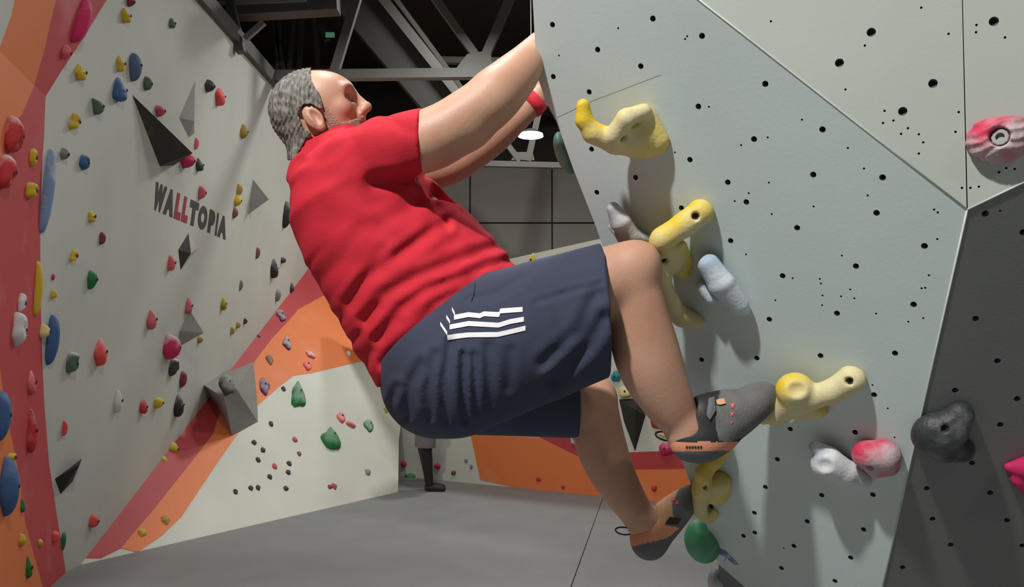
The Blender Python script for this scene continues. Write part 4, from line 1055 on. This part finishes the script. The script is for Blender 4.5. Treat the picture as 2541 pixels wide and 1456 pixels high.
L_SHIN = [(1472, 992, 2.35, (.06, .058)), (1484, 1075, 2.355, (.066, .062)), (1508, 1150, 2.36, (.062, .058)), (1546, 1220, 2.37, (.051, .048)), (1584, 1278, 2.38, (.043, .04)), (1598, 1300, 2.38, (.042, .038))]
chain(gb, R_LEG, .03); chain(gb, R_SHIN, .014); chain(gb, L_LEG, .03); chain(gb, L_SHIN, .012)
gb.ell(J(1592, 648, 1.955), (.036, .04, .04), k=.04)                        # knee cap
gb.ell(J(1715, 1062, 2.01), (.02, .024, .02), k=.03)                        # ankle bone
# feet inside the shoes
chain(gb, [(1705, 1078, 2.03, .04), (1790, 1040, 2.045, .032), (1880, 985, 2.07, .022)], .02)
chain(gb, [(1600, 1305, 2.38, .036), (1655, 1280, 2.38, .03), (1712, 1225, 2.385, .02)], .02)
# hands round the arete: palm, four unequal bent fingers, thumb
def hand(wr_, fwd, side, nrm, s=1.0):
    """wr_: wrist; fwd along the hand; side: towards the thumb; nrm: out of the palm (the way the fingers curl)"""
    fwd, side, nrm = unit(fwd), unit(side), unit(nrm)
    pc = wr_ + fwd * .05 * s
    gb.cone(wr_, wr_ + fwd * .085 * s, (.030 * s, .020 * s), (.040 * s, .015 * s), e2=nrm, k=.012)
    for i, (o_, L) in enumerate(((.030, .072), (.010, .080), (-.010, .075), (-.029, .060))):
        k0 = wr_ + fwd * .092 * s + side * o_ * s
        k1 = k0 + (fwd * .8 + nrm * .6) * L * .45 * s; k2 = k1 + (fwd * .15 + nrm * 1.0) * L * .38 * s; k3 = k2 + (nrm * .7 - fwd * .7) * L * .3 * s
        gb.cone(k0 - fwd * .012, k1, .0105 * s, .0098 * s, k=.006); gb.cone(k1, k2, .0098 * s, .009 * s, k=.004); gb.cone(k2, k3, .009 * s, .008 * s, k=.004)
    t0 = wr_ + fwd * .03 * s + side * .028 * s; t1 = t0 + (side * .75 + fwd * .6) * .04 * s; t2 = t1 + (fwd * .8 + nrm * .6) * .035 * s
    gb.cone(t0, t1, .014 * s, .012 * s, k=.01); gb.cone(t1, t2, .012 * s, .0095 * s, k=.004)
wR = J(1351, 103, 2.07)
hand(wR, np.array([.35, .85, .35]), np.array([.1, -.35, .9]), np.array([1.0, .1, -.25]))
wL = J(1331, 247, 2.34)
hand(wL, np.array([.45, .75, .45]), np.array([-.3, -.3, .9]), np.array([.95, -.1, -.35]))
# ---- head, finer grid; joined to the body at the neck inside the collar
tilt = math.radians(20)
FX = np.array([math.cos(tilt), 0, math.sin(tilt)]); UX = np.array([-math.sin(tilt), 0, math.cos(tilt)]); YX = np.array([0, 1.0, 0])
HAX = (FX, YX, UX)
hc = J(800, 285, YH)
gh = Grid(hc - np.array([.17, .13, .18]), hc + np.array([.17, .13, .18]), 0.0027)
def he(u, v, dy, r, k=.02, op='u', axes=HAX): gh.ell(J(u, v, YH + dy), r, axes=axes, k=k, op=op)
he(770, 274, 0, (.093, .076, .094))
he(812, 243, 0, (.066, .066, .058), .03)
he(832, 276, 0, (.052, .058, .062), .03)
he(842, 316, 0, (.046, .05, .046), .03)
he(872, 334, 0, (.026, .028, .022), .03)                     # chin
for sgn in (-1, 1):
    he(862, 217, sgn * .028, (.013, .026, .009), .016)      # brow
    he(850, 268, sgn * .044, (.020, .018, .018), .02)       # cheek bone
    he(873, 239, sgn * .036, (.017, .018, .0115), .010, 's') # eye socket
    he(901, 273, sgn * .011, (.010, .009, .008), .008)      # nostril wing
    EA = math.radians(38); ex = np.array([math.cos(EA), 0, math.sin(EA)]); eu = np.array([-math.sin(EA), 0, math.cos(EA)])
    eaxes = (ex, YX, eu)
    he(777, 291, sgn * .078, (.021, .010, .034), .006, axes=eaxes)
    he(781, 290, sgn * .089, (.011, .008, .021), .004, 's', axes=eaxes)
    he(770, 300, sgn * .074, (.024, .006, .03), .004, 's', axes=eaxes)
    he(777, 291, sgn * .080, (.0195, .0075, .032), .004, axes=eaxes)
    he(783, 289, sgn * .091, (.0115, .011, .021), .003, 's', axes=eaxes)
    he(774, 296, sgn * .086, (.004, .004, .016), .004, axes=eaxes)
    he(797, 316, sgn * .077, (.011, .007, .010), .006)
gh.cone(J(876, 234, YH), J(906, 264, YH), .0095, .0125, k=.012)
he(911, 266, 0, (.011, .011, .010), .008)
he(896, 288, 0, (.012, .020, .006), .010); he(893, 300, 0, (.012, .018, .006), .010)
gh.cone(J(778, 320, YH), J(784, 410, YH), (.060, .06), (.058, .064), k=.02)
gb.cone(J(780, 345, YH), J(785, 420, YH), (.0595, .06), (.058, .064), k=.02)
Vh, Qh = gh.mesh(); Vh = relax(Vh, Qh, 1, .4)
ncut = J(782, 412, YH); nn_ = unit(J(782, 412, YH) - J(779, 340, YH))
cen = Vh[Qh].mean(1); Vh2, Qh2 = sub_mesh(Vh, Qh, ((cen - ncut) @ nn_) < 0.0)
gb.cut(ncut - nn_ * .02, -nn_, gb.sub(J(770, 330, YH) - .12, J(770, 400, YH) + np.array([.12, .12, .02])))
Vb, Qb = gb.mesh(); Vb = relax(Vb, Qb, 2, .4)
body = mine(fast_obj('body', np.concatenate([Vb, Vh2]), np.concatenate([Qb, Qh2 + len(Vb)]), M_SKIN))
# hair: a cap grown off the skull, bounded by the hairline
U, Vv = gh.px()
HAIRLINE = [(600, 100), (775, 120), (770, 190), (780, 214), (793, 232), (799, 252), (804, 268), (792, 270), (772, 258), (750, 260), (740, 285), (750, 312), (772, 330), (757, 350), (742, 378), (733, 398), (600, 398)]
sd = (poly_sd(U, Vv, HAIRLINE) / 1033).astype(np.float32)
xx, yy_, zz_ = gh.xyz((slice(None),) * 3)
strand = 0.0022 * np.sin(xx * 420 + yy_ * 300 + 3 * np.sin(zz_ * 60)) * np.sin(zz_ * 150 - xx * 160 + yy_ * 90)
Dh = np.maximum(gh.D - 0.0065 - strand.astype(np.float32), sd)
skull = Grid(gh.lo, gh.lo + gh.h * (gh.n - 1), gh.h)
Vx, Qx = gh.mesh(Dh.astype(np.float32)); mine(fast_obj('hair', relax(Vx, Qx, 1, .3), Qx, M_HAIR))
BEARD = [(801, 262), (811, 264), (826, 284), (846, 303), (866, 300), (884, 293), (908, 300), (905, 360), (850, 362), (815, 330), (806, 300)]
sdb = (poly_sd(U, Vv, BEARD) / 1033).astype(np.float32)
Vx, Qx = gh.mesh(np.maximum(gh.D - 0.0016, sdb).astype(np.float32)); mine(fast_obj('beard', Vx, Qx, M_BEARD))
M_EYE = mat('eye_white', srgb(200, 188, 178), .35); M_IRIS = mat('iris', srgb(62, 48, 38), .2); M_LID = mat('eyelid_skin', srgb(176, 118, 98), .55)
def ball(name, c, r, m, parent, squash=(1, 1, 1), rot=None, seg=14):
    vs, fs = [], []
    for i in range(seg // 2 + 1):
        a = math.pi * i / (seg // 2)
        for k in range(seg):
            b = 2 * math.pi * k / seg; p = np.array([math.sin(a) * math.cos(b) * squash[0], math.sin(a) * math.sin(b) * squash[1], math.cos(a) * squash[2]]) * r
            if rot is not None: p = p[0] * rot[0] + p[1] * rot[1] + p[2] * rot[2]
            vs.append(np.asarray(c) + p)
    for i in range(seg // 2):
        for k in range(seg):
            j = (k + 1) % seg; fs.append((i * seg + k, (i + 1) * seg + k, (i + 1) * seg + j, i * seg + j))
    o = mesh_obj(name, vs, fs, m, None, smooth=True)
    return mine(o, parent) if parent is not None else mine(o)
for sgn in (-1, 1):
    e = ball('eye', J(856, 241.5, YH + sgn * .0305), .0094, M_EYE, None)
    i_ = ball('iris', J(864.2, 240.5, YH + sgn * .031), .0042, M_IRIS, None, rot=HAX, squash=(.5, 1, 1)); i_.parent = e; i_.matrix_parent_inverse = Matrix.Identity(4)
    ball('eyebrow', J(866, 214, YH + sgn * .030), .016, mat('eyebrow_hair', srgb(110, 98, 88), .8), None, squash=(.5, 1.1, .28), rot=HAX)
    l_ = ball('eyelid', J(856.5, 240, YH + sgn * .0305), .0102, M_LID, None, squash=(1, 1, .9), rot=HAX)
ball('lips', J(901, 294, YH), .011, mat('lips', srgb(184, 108, 100), .5), None, squash=(.6, 1.7, .75), rot=HAX)

# ---- T-shirt
gs = Grid((-0.6, 1.82, 1.30), (0.14, 2.48, 2.16), 0.005)
gs.chain([(J(1150, 866, YH), (.222, .212))] + [(J(u, v, YH), (a, b)) for (u, v, a, b) in TORSO], .03, cap=.07)
gs.chain([(J(845, 432, 2.06), .06), (J(895, 398, 2.0), .072), (J(960, 374, 1.965), .076), (J(1075, 346, 1.945), .0735)], .04)
gs.chain([(J(782, 440, YH), (.066, .08)), (J(780, 412, YH), (.060, .072))], .03, cap=.02)
gs.chain([(J(840, 430, 2.22), .065), (J(905, 438, 2.30), .075), (J(1075, 424, 2.34), .066)], .04)
U, Vv = gs.px()
x_, y_, z_ = gs.xyz((slice(None),) * 3)
near = np.clip((2.2 - y_) / .12, 0, 1).astype(np.float32)
def fold(g_, pts, amp, sig, mask, ridge=.35, off=2.0):
    amp = amp * .62; sig = sig * 1.25
    d = line_d(U, Vv, pts)
    f = amp * np.exp(-(d / sig) ** 2) - ridge * amp * np.exp(-((d - off * sig) / (sig * .9)) ** 2)
    g_.D += (f * mask).astype(np.float32)
FS = [([(862, 748), (900, 700), (975, 640), (1100, 556)], .010, 11), ([(905, 792), (960, 728), (1030, 688), (1150, 640), (1255, 604)], .012, 11),
      ([(935, 838), (1000, 760), (1060, 715), (1140, 690), (1210, 655), (1285, 640)], .010, 9), ([(950, 900), (1010, 845), (1080, 760), (1170, 700)], .008, 10),
      ([(838, 790), (870, 760), (905, 690), (950, 620)], .006, 10), ([(872, 850), (905, 815), (935, 760)], .006, 8), ([(905, 905), (935, 850), (990, 800)], .006, 9),
      ([(1052, 430), (1000, 445), (930, 452)], .012, 14), ([(1060, 470), (1010, 520), (940, 560)], .007, 14), ([(1085, 520), (1060, 580), (990, 640)], .006, 12),
      ([(1050, 445), (1085, 510), (1110, 560)], .008, 9), ([(760, 405), (800, 395), (870, 345)], .004, 9), ([(745, 405), (738, 450), (712, 480)], .004, 9),
      ([(790, 700), (850, 640), (900, 560)], .004, 14), ([(960, 290), (1000, 320), (1045, 330)], .003, 8)]
for pts, amp, sig in FS: fold(gs, pts, amp, sig, near)
gs.D += (0.0022 * np.sin(x_ * 55 + z_ * 38 + y_ * 30) * np.sin(z_ * 47 - x_ * 21 + y_ * 26)).astype(np.float32)
hem_p = J(938, 966, YH); hem_n = np.cross(J(1295, 668, YH) - hem_p, J(1112, 797, 1.935) - hem_p)
hem_n = hem_n if hem_n[2] < 0 else -hem_n
gs.cut(hem_p, hem_n)
for pc_, dc_ in ((J(1050, 352, 1.945), np.array([1, -.05, .02])), (J(1052, 428, 2.335), np.array([1, .02, .0]))):
    gs.cut(pc_, dc_, gs.sub(pc_ - np.array([.0, .16, .11]), pc_ + np.array([.2, .16, .12])) if pc_[1] < 2.1 else gs.sub(pc_ - np.array([.0, .1, .085]), pc_ + np.array([.2, .16, .1])))

Vs, Qs = gs.mesh(); Vs = relax(Vs, Qs, 2, .4)
shirt = mine(fast_obj('t_shirt', Vs, Qs, M_SHIRT))

# ---- shorts
gt = Grid((-0.36, 1.80, 1.08), (0.30, 2.50, 1.86), 0.005)
gt.ell(J(1090, 946, YH), (.138, .205, .135), k=.0)
gt.cone(J(1116, 822, YH), J(1095, 930, YH), (.192, .175), (.145, .19), k=.03, cap=.05)
gt.cone(J(1120, 895, 2.0), J(1540, 752, 1.975), (.172, .142), (.142, .118), k=.05)
gt.cone(J(1120, 940, 2.27), J(1470, 992, 2.325), (.140, .125), (.100, .10), k=.04)
U, Vv = gt.px(); x_, y_, z_ = gt.xyz((slice(None),) * 3)
near = np.clip((2.12 - y_) / .1, 0, 1).astype(np.float32)
FT = [([(1118, 850), (1102, 940), (1105, 1040)], .007, 11), ([(1150, 880), (1150, 960), (1155, 1045)], .008, 8), ([(1176, 880), (1182, 1020)], .006, 8), ([(1045, 905), (1015, 960), (1010, 1030)], .007, 12),
      ([(1080, 880), (1062, 960), (1068, 1035)], .006, 10), ([(1212, 860), (1215, 1000)], .005, 11), ([(1268, 870), (1262, 960)], .004, 12), ([(1495, 790), (1455, 860), (1380, 945)], .011, 16),
      ([(1480, 730), (1440, 820), (1350, 900)], .008, 14), ([(1330, 750), (1400, 728), (1492, 702)], .004, 6), ([(1160, 745), (1230, 730), (1300, 690)], .005, 10), ([(985, 960), (970, 1000), (990, 1040)], .005, 9), ([(1330, 690), (1380, 740), (1400, 820)], .004, 16)]
for pts, amp, sig in FT: fold(gt, pts, amp * 1.5, sig * .85, near)
gt.cut(hem_p - unit(hem_n) * .035, -hem_n)
hp_ = J(1501, 765, 1.975); hn_ = np.cross(J(1512, 930, 1.975) - J(1490, 598, 1.975), np.array([0, 1.0, .05])); hn_ = hn_ if hn_[0] > 0 else -hn_
gt.cut(hp_, hn_, gt.sub(np.array([-1, 1, 0]), np.array([1, 2.14, 3])))
gt.cut(J(1430, 1010, 2.32), np.array([1, .05, .02]), gt.sub(np.array([-1, 2.14, 0]), np.array([1, 3, 3])))
gt.cone(J(1445, 784, 1.976), J(1560, 745, 1.975), (.122, .092), (.130, .100), k=.004, op='s')
gt.cone(J(1390, 985, 2.318), J(1500, 994, 2.33), (.088, .086), (.092, .09), k=.004, op='s')
Vt, Qt = gt.mesh(); Vt = relax(Vt, Qt, 2, .4)
shorts = mine(fast_obj('shorts', Vt, Qt, M_SHORT))
bsh = BVHTree.FromPolygons([Vector(v) for v in Vt], [tuple(int(i) for i in q) for q in Qt])
M_WHITE = mat('white_stripe', srgb(222, 220, 224), .8, bump=.1, bscale=250)
def ribbon(name, line, th, m, bvh, parent, off=.0018, n=40):
    """a strip of cloth laid on a garment along a line"""
    L = np.array(line, float); seg = np.r_[0, np.cumsum(np.hypot(*np.diff(L, axis=0).T))]
    t = np.linspace(0, seg[-1], n); cu = np.interp(t, seg, L[:, 0]); cv = np.interp(t, seg, L[:, 1])
    vs, fs = [], []
    for a, b in zip(cu, cv):
        for s in (-.5, -.17, .17, .5):
            hit = bvh.ray_cast(Vector(CAM), Vector(ray(a, b + s * th)))
            if hit[0] is None: p = np.array(vs[-1]) if vs else J(a, b, 1.86)
            else: p = np.array(hit[0]) + np.array(hit[1]) * off
            vs.append(p)
    for i in range(n - 1):
        for k in range(3): fs.append((4 * i + k, 4 * i + k + 1, 4 * i + k + 5, 4 * i + k + 4))
    o = mesh_obj(name, vs, fs, m, None, smooth=True); mine(o)
    if parent is not None: o.parent = parent; o.matrix_parent_inverse = Matrix.Identity(4)
    return o
for ln in ([(1127, 788), (1163, 781), (1192, 784), (1200, 779), (1239, 781), (1241, 772), (1297, 768)], [(1116, 812), (1163, 803), (1237, 807), (1266, 798), (1300, 792)], [(1110, 837), (1163, 831), (1235, 830), (1266, 823), (1304, 814)]):
    ribbon('stripe', ln, 12, M_WHITE, bsh, shorts)
for a, b in (((1122, 767), (1129, 780)), ((1108, 786), (1117, 800)), ((1093, 803), (1110, 828))):
    ribbon('stripe', [a, b], 9, M_WHITE, bsh, shorts, n=6)
ribbon('drawcord', [(1180, 704), (1176, 725), (1169, 748)], 7, mat('black_cord', srgb(20, 20, 24), .7), bsh, shorts, off=.004, n=10)
# wristband
wa, wb = J(1308, 268, 2.34), J(1338, 240, 2.34)
ax_ = unit(wb - wa); s1_ = unit(np.cross(ax_, YX)); 
vs, fs = [], []
for i, (t, r) in enumerate(((.15, .0335), (.15, .038), (.5, .0385), (.85, .0365), (.85, .031))):
    for k in range(24):
        an = 2 * math.pi * k / 24; vs.append(wa + (wb - wa) * t + (s1_ * math.cos(an) + np.cross(ax_, s1_) * math.sin(an)) * r)
for i in range(4):
    for k in range(24):
        j = (k + 1) % 24; fs.append((i * 24 + k, i * 24 + j, (i + 1) * 24 + j, (i + 1) * 24 + k))
o = mine(mesh_obj('wristband', vs, fs, mat('red_band_cloth', srgb(206, 40, 58), .8), None, smooth=True)); o['label'] = 'red wristband on the far wrist'

# ---- climbing shoes
M_RUB = mat('shoe_rubber', srgb(92, 94, 96), .7, var=.12, scale=20, bump=.2, bscale=120)
M_UPP = mat('shoe_upper', srgb(98, 98, 97), .75, var=.15, scale=25, bump=.2, bscale=160)
M_DRK = mat('shoe_black', srgb(34, 33, 34), .6)
M_ORG = mat('shoe_orange', srgb(212, 140, 108), .65, var=.08, scale=20)
M_TAN = mat('shoe_tan', srgb(206, 160, 118), .7, var=.08, scale=20)
M_DOT = mat('shoe_dots', srgb(236, 96, 96), .6)
M_TEAL = mat('shoe_teal', srgb(30, 110, 104), .6)
def shoe(label, chains, zones, ankle_cut, k=.02, h=.0032):
    pts = np.array([J(u, v, Y) for c in chains for (u, v, Y, r) in c])
    g_ = Grid(pts.min(0) - .075, pts.max(0) + .075, h)
    for c in chains: chain(g_, c, k)
    for (a, b, ra, rb_) in ankle_cut: g_.cone(J(*a), J(*b), ra, rb_, k=.004, op='s')
    V, Q = g_.mesh(); V = relax(V, Q, 1, .4)
    cen = V[Q].mean(1); cu, cv = to_px(cen[:, 0], cen[:, 1], cen[:, 2])
    root = None; left = np.ones(len(Q), bool)
    for nm, poly, m in zones:
        mk = left if poly is None else (left & (poly_sd(cu, cv, poly) < 0))
        left = left & ~mk
        if not mk.any(): continue
        v2, q2 = sub_mesh(V, Q, mk)
        o = fast_obj(nm, v2, q2, m)
        if root is None:
            root = mine(o); root.name = 'climbing_shoe'; root['label'] = label
        else: o.parent = root
    bv = BVHTree.FromPolygons([Vector(v) for v in V], [tuple(int(i) for i in q) for q in Q])
    return root, bv
rs, rbv = shoe('dark grey climbing shoe with orange heel band on the near foot', [
    [(1712, 1088, 2.03, .046), (1765, 1066, 2.035, .052), (1820, 1032, 2.045, .050), (1872, 998, 2.055, .042), (1898, 982, 2.062, .032)],
    [(1715, 1092, 2.03, .044), (1742, 1096, 2.03, .046), (1780, 1082, 2.035, .04)], [(1742, 1030, 2.03, .046), (1800, 1010, 2.045, .04)]],
    [('upper', [(1790, 960), (1960, 900), (1960, 1040), (1900, 1060), (1815, 1096), (1785, 1095), (1776, 1060), (1778, 1000)], M_UPP),
     ('heel_rubber', [(1600, 1121), (1900, 1117), (1900, 1200), (1600, 1200)], M_RUB), ('heel_band', [(1600, 1096), (1900, 1096), (1900, 1121), (1600, 1121)], M_ORG),
     ('collar', None, M_DRK)],
    [((1690, 1040, 2.03), (1650, 960, 2.02), .046, .07)])
lsh, lbv = shoe('grey climbing shoe with orange side and tan tongue on the far foot', [
    [(1610, 1338, 2.38, .046), (1648, 1300, 2.38, .043), (1690, 1255, 2.382, .036), (1716, 1220, 2.386, .02)],
    [(1603, 1318, 2.38, .038), (1612, 1345, 2.38, .044)], [(1650, 1272, 2.38, .03), (1700, 1240, 2.385, .026)]],
    [('upper', [(1668, 1250), (1690, 1200), (1800, 1150), (1800, 1300), (1690, 1310), (1650, 1302), (1672, 1285)], M_UPP),
     ('heel_rubber', [(1540, 1362), (1655, 1335), (1700, 1300), (1720, 1420), (1540, 1420)], M_RUB), ('side_band', [(1540, 1326), (1620, 1306), (1685, 1288), (1720, 1300), (1655, 1335), (1540, 1365)], M_ORG), ('tongue', None, M_TAN)],
    [((1592, 1285, 2.38), (1560, 1230, 2.37), .046, .06)])
def loop(name, c, a, b, ang, Y, parent, m=M_DRK, r=.0022):
    pts = []
    for k in range(18):
        t = 2 * math.pi * k / 18; x = a * math.cos(t); y = b * math.sin(t)
        pts.append(J(c[0] + x * math.cos(ang) - y * math.sin(ang), c[1] + x * math.sin(ang) + y * math.cos(ang), Y + .006 * math.sin(t)))
    o = tube(name, pts, r, m, closed=True); mine(o); o.parent = parent; o.matrix_parent_inverse = Matrix.Identity(4); return o
loop('pull_loop', (1650, 1082), 24, 10, math.radians(14), 2.03, rs); loop('pull_loop', (1548, 1317), 21, 9, math.radians(8), 2.38, lsh)
def patch(name, poly, m, bvh, parent, off=.002):
    c = np.mean(np.array(poly), 0); vs, fs = [], []
    n = len(poly)
    for s in (1.0, .5, .0):
        for (u, v) in poly:
            hit = bvh.ray_cast(Vector(CAM), Vector(ray(c[0] + (u - c[0]) * s, c[1] + (v - c[1]) * s)))
            if hit[0] is None:
                return None
            vs.append(np.array(hit[0]) + np.array(hit[1]) * off)
    for i in range(2):
        for k in range(n): fs.append((i * n + k, i * n + (k + 1) % n, (i + 1) * n + (k + 1) % n, (i + 1) * n + k))
    o = mine(mesh_obj(name, vs, fs, m, None, smooth=True)); o.parent = parent; o.matrix_parent_inverse = Matrix.Identity(4); return o
for (u, v, s) in ((1817, 1008, 6), (1816, 1028, 5), (1815, 1048, 3.5)):
    patch('dot', [(u - s, v - s), (u + s, v - s), (u, v + s)], M_DOT, rbv, rs)
patch('buckle', [(1758, 992), (1772, 988), (1774, 1020), (1760, 1042), (1752, 1030)], M_RUB, rbv, rs, .006)
patch('tab', [(1776, 994), (1795, 990), (1800, 1002), (1785, 1006), (1778, 1004)], M_TAN, rbv, rs, .004)
for i in range(6): patch('heel_lettering', [(1702 + 7 * i, 1106), (1707 + 7 * i, 1106), (1707 + 7 * i, 1112), (1702 + 7 * i, 1112)], M_DRK, rbv, rs, .0012)
patch('tab', [(1722, 972), (1740, 980), (1746, 992), (1736, 1000)], M_TAN, rbv, rs, .003)
for (u, v, s) in ((1671, 1239, 4), (1680, 1247, 4)): patch('dot', [(u - s, v - s), (u + s, v - s), (u + s, v + s), (u - s, v + s)], M_DOT, lbv, lsh)
patch('strap', [(1626, 1250), (1655, 1240), (1668, 1250), (1640, 1262)], M_DRK, lbv, lsh, .004)
patch('strap', [(1650, 1300), (1662, 1282), (1690, 1286), (1680, 1300)], M_DRK, lbv, lsh, .003)
patch('heel_tab', [(1552, 1310), (1566, 1302), (1582, 1318), (1570, 1326)], M_TEAL, lbv, lsh, .003)

# ================================================================== THE BYSTANDER BEHIND
YP = 9.95
bp = P(1056, 1206, YP); bx = bp[0]
other = empty('person', (bx, YP, 0)); tag(other, 'bystander in black leggings standing far behind the climber', 'person')
M_LEG = mat('black_leggings', srgb(30, 29, 28), .8); M_GSH = mat('grey_cloth', srgb(112, 110, 112), .85, var=.05, scale=6); M_TOP = mat('grey_top', srgb(140, 138, 138), .85)
def by(name, prims, m, h=.011, k=.03, cuts=()):
    pts = np.array([p for c in prims for p, r in c]); g_ = Grid(pts.min(0) - .16, pts.max(0) + .16, h)
    for c in prims:
        if len(c) == 1: g_.ell(c[0][0], c[0][1], k=k)
        else: g_.chain(c, k)
    for p, n in cuts: g_.cut(np.asarray(p, float), n)
    V, Q = g_.mesh(); o = fast_obj(name, relax(V, Q, 1, .4), Q, m); o.parent = other; return o
A3 = lambda *p: np.array(p, float)
legs = [[(A3(-.02, .08, .92), .085), (A3(-.035, .05, .50), .062), (A3(-.01, .07, .36), .055), (A3(.03, .1, .09), .037)], [(A3(.02, -.08, .92), .088), (A3(.0, -.07, .50), .064), (A3(.015, -.06, .36), .057), (A3(.045, -.05, .09), .038)]]
skin = [[(A3(0, 0, .95), (.13, .15)), (A3(0, 0, 1.2), (.10, .13)), (A3(0, 0, 1.4), (.10, .17)), (A3(0, 0, 1.5), .06)], [(A3(.005, 0, 1.45), .05), (A3(.02, 0, 1.56), .05)], [(A3(.03, 0, 1.64), (.092, .074, .112))], [(A3(.10, 0, 1.60), .022), (A3(.125, 0, 1.615), .012)],
        [(A3(0, .17, 1.40), .05), (A3(-.02, .22, 1.14), .04), (A3(.08, .2, .92), .028), (A3(.12, .19, .84), .03)], [(A3(0, -.17, 1.40), .05), (A3(-.02, -.22, 1.14), .04), (A3(.08, -.2, .92), .028), (A3(.12, -.19, .84), .03)]] + legs
for sy in (-1, 1):
    for q in range(4): skin.append([(A3(.115 + .012 * q, sy * .19, .84), .011), (A3(.12 + .012 * q, sy * .188, .775 + .006 * abs(q - 1)), .009)])
    skin.append([(A3(.13, sy * .175, .86), .012), (A3(.155, sy * .165, .81), .010)])
by('body', skin, M_SKIN, h=.009, k=.02)
by('leggings', [[(p, r + .008) for p, r in c] for c in legs], M_LEG, cuts=[((0, 0, .60), (0, 0, 1))])
by('shorts', [[(A3(-.005, .0, .97), (.15, .17)), (A3(-.01, .0, .86), (.15, .17))], [(A3(-.02, .08, .88), .115), (A3(-.03, .05, .44), .098)], [(A3(.015, -.08, .88), .118), (A3(.01, -.07, .44), .10)]], M_GSH, cuts=[((0, 0, .475), (0, 0, -1))])
by('top', [[(A3(0, 0, .95), (.145, .165)), (A3(0, 0, 1.2), (.118, .145)), (A3(0, 0, 1.4), (.115, .185)), (A3(0, 0, 1.47), .075)], [(A3(0, .17, 1.40), .065), (A3(-.02, .22, 1.2), .06)], [(A3(0, -.17, 1.40), .065), (A3(-.02, -.22, 1.2), .06)]], M_TOP, cuts=[((0, 0, .93), (0, 0, -1))])
by('hair', [[(A3(.012, 0, 1.665), (.098, .084, .106))], [(A3(-.06, 0, 1.62), .05), (A3(-.07, 0, 1.5), .03)]], mat('dark_hair', srgb(50, 38, 30), .6), h=.009, cuts=[((.06, 0, 1.68), (.8, 0, -.55))])
for sy, ox in ((.1, .045), (-.05, .06)):
    by('shoe', [[(A3(ox - .03, sy, .035), .036), (A3(ox + .06, sy - .01, .035), .04), (A3(ox + .14, sy - .015, .028), .03)]], mat('black_shoe', srgb(34, 34, 33), .7), h=.007, cuts=[((0, 0, .002), (0, 0, -1))])
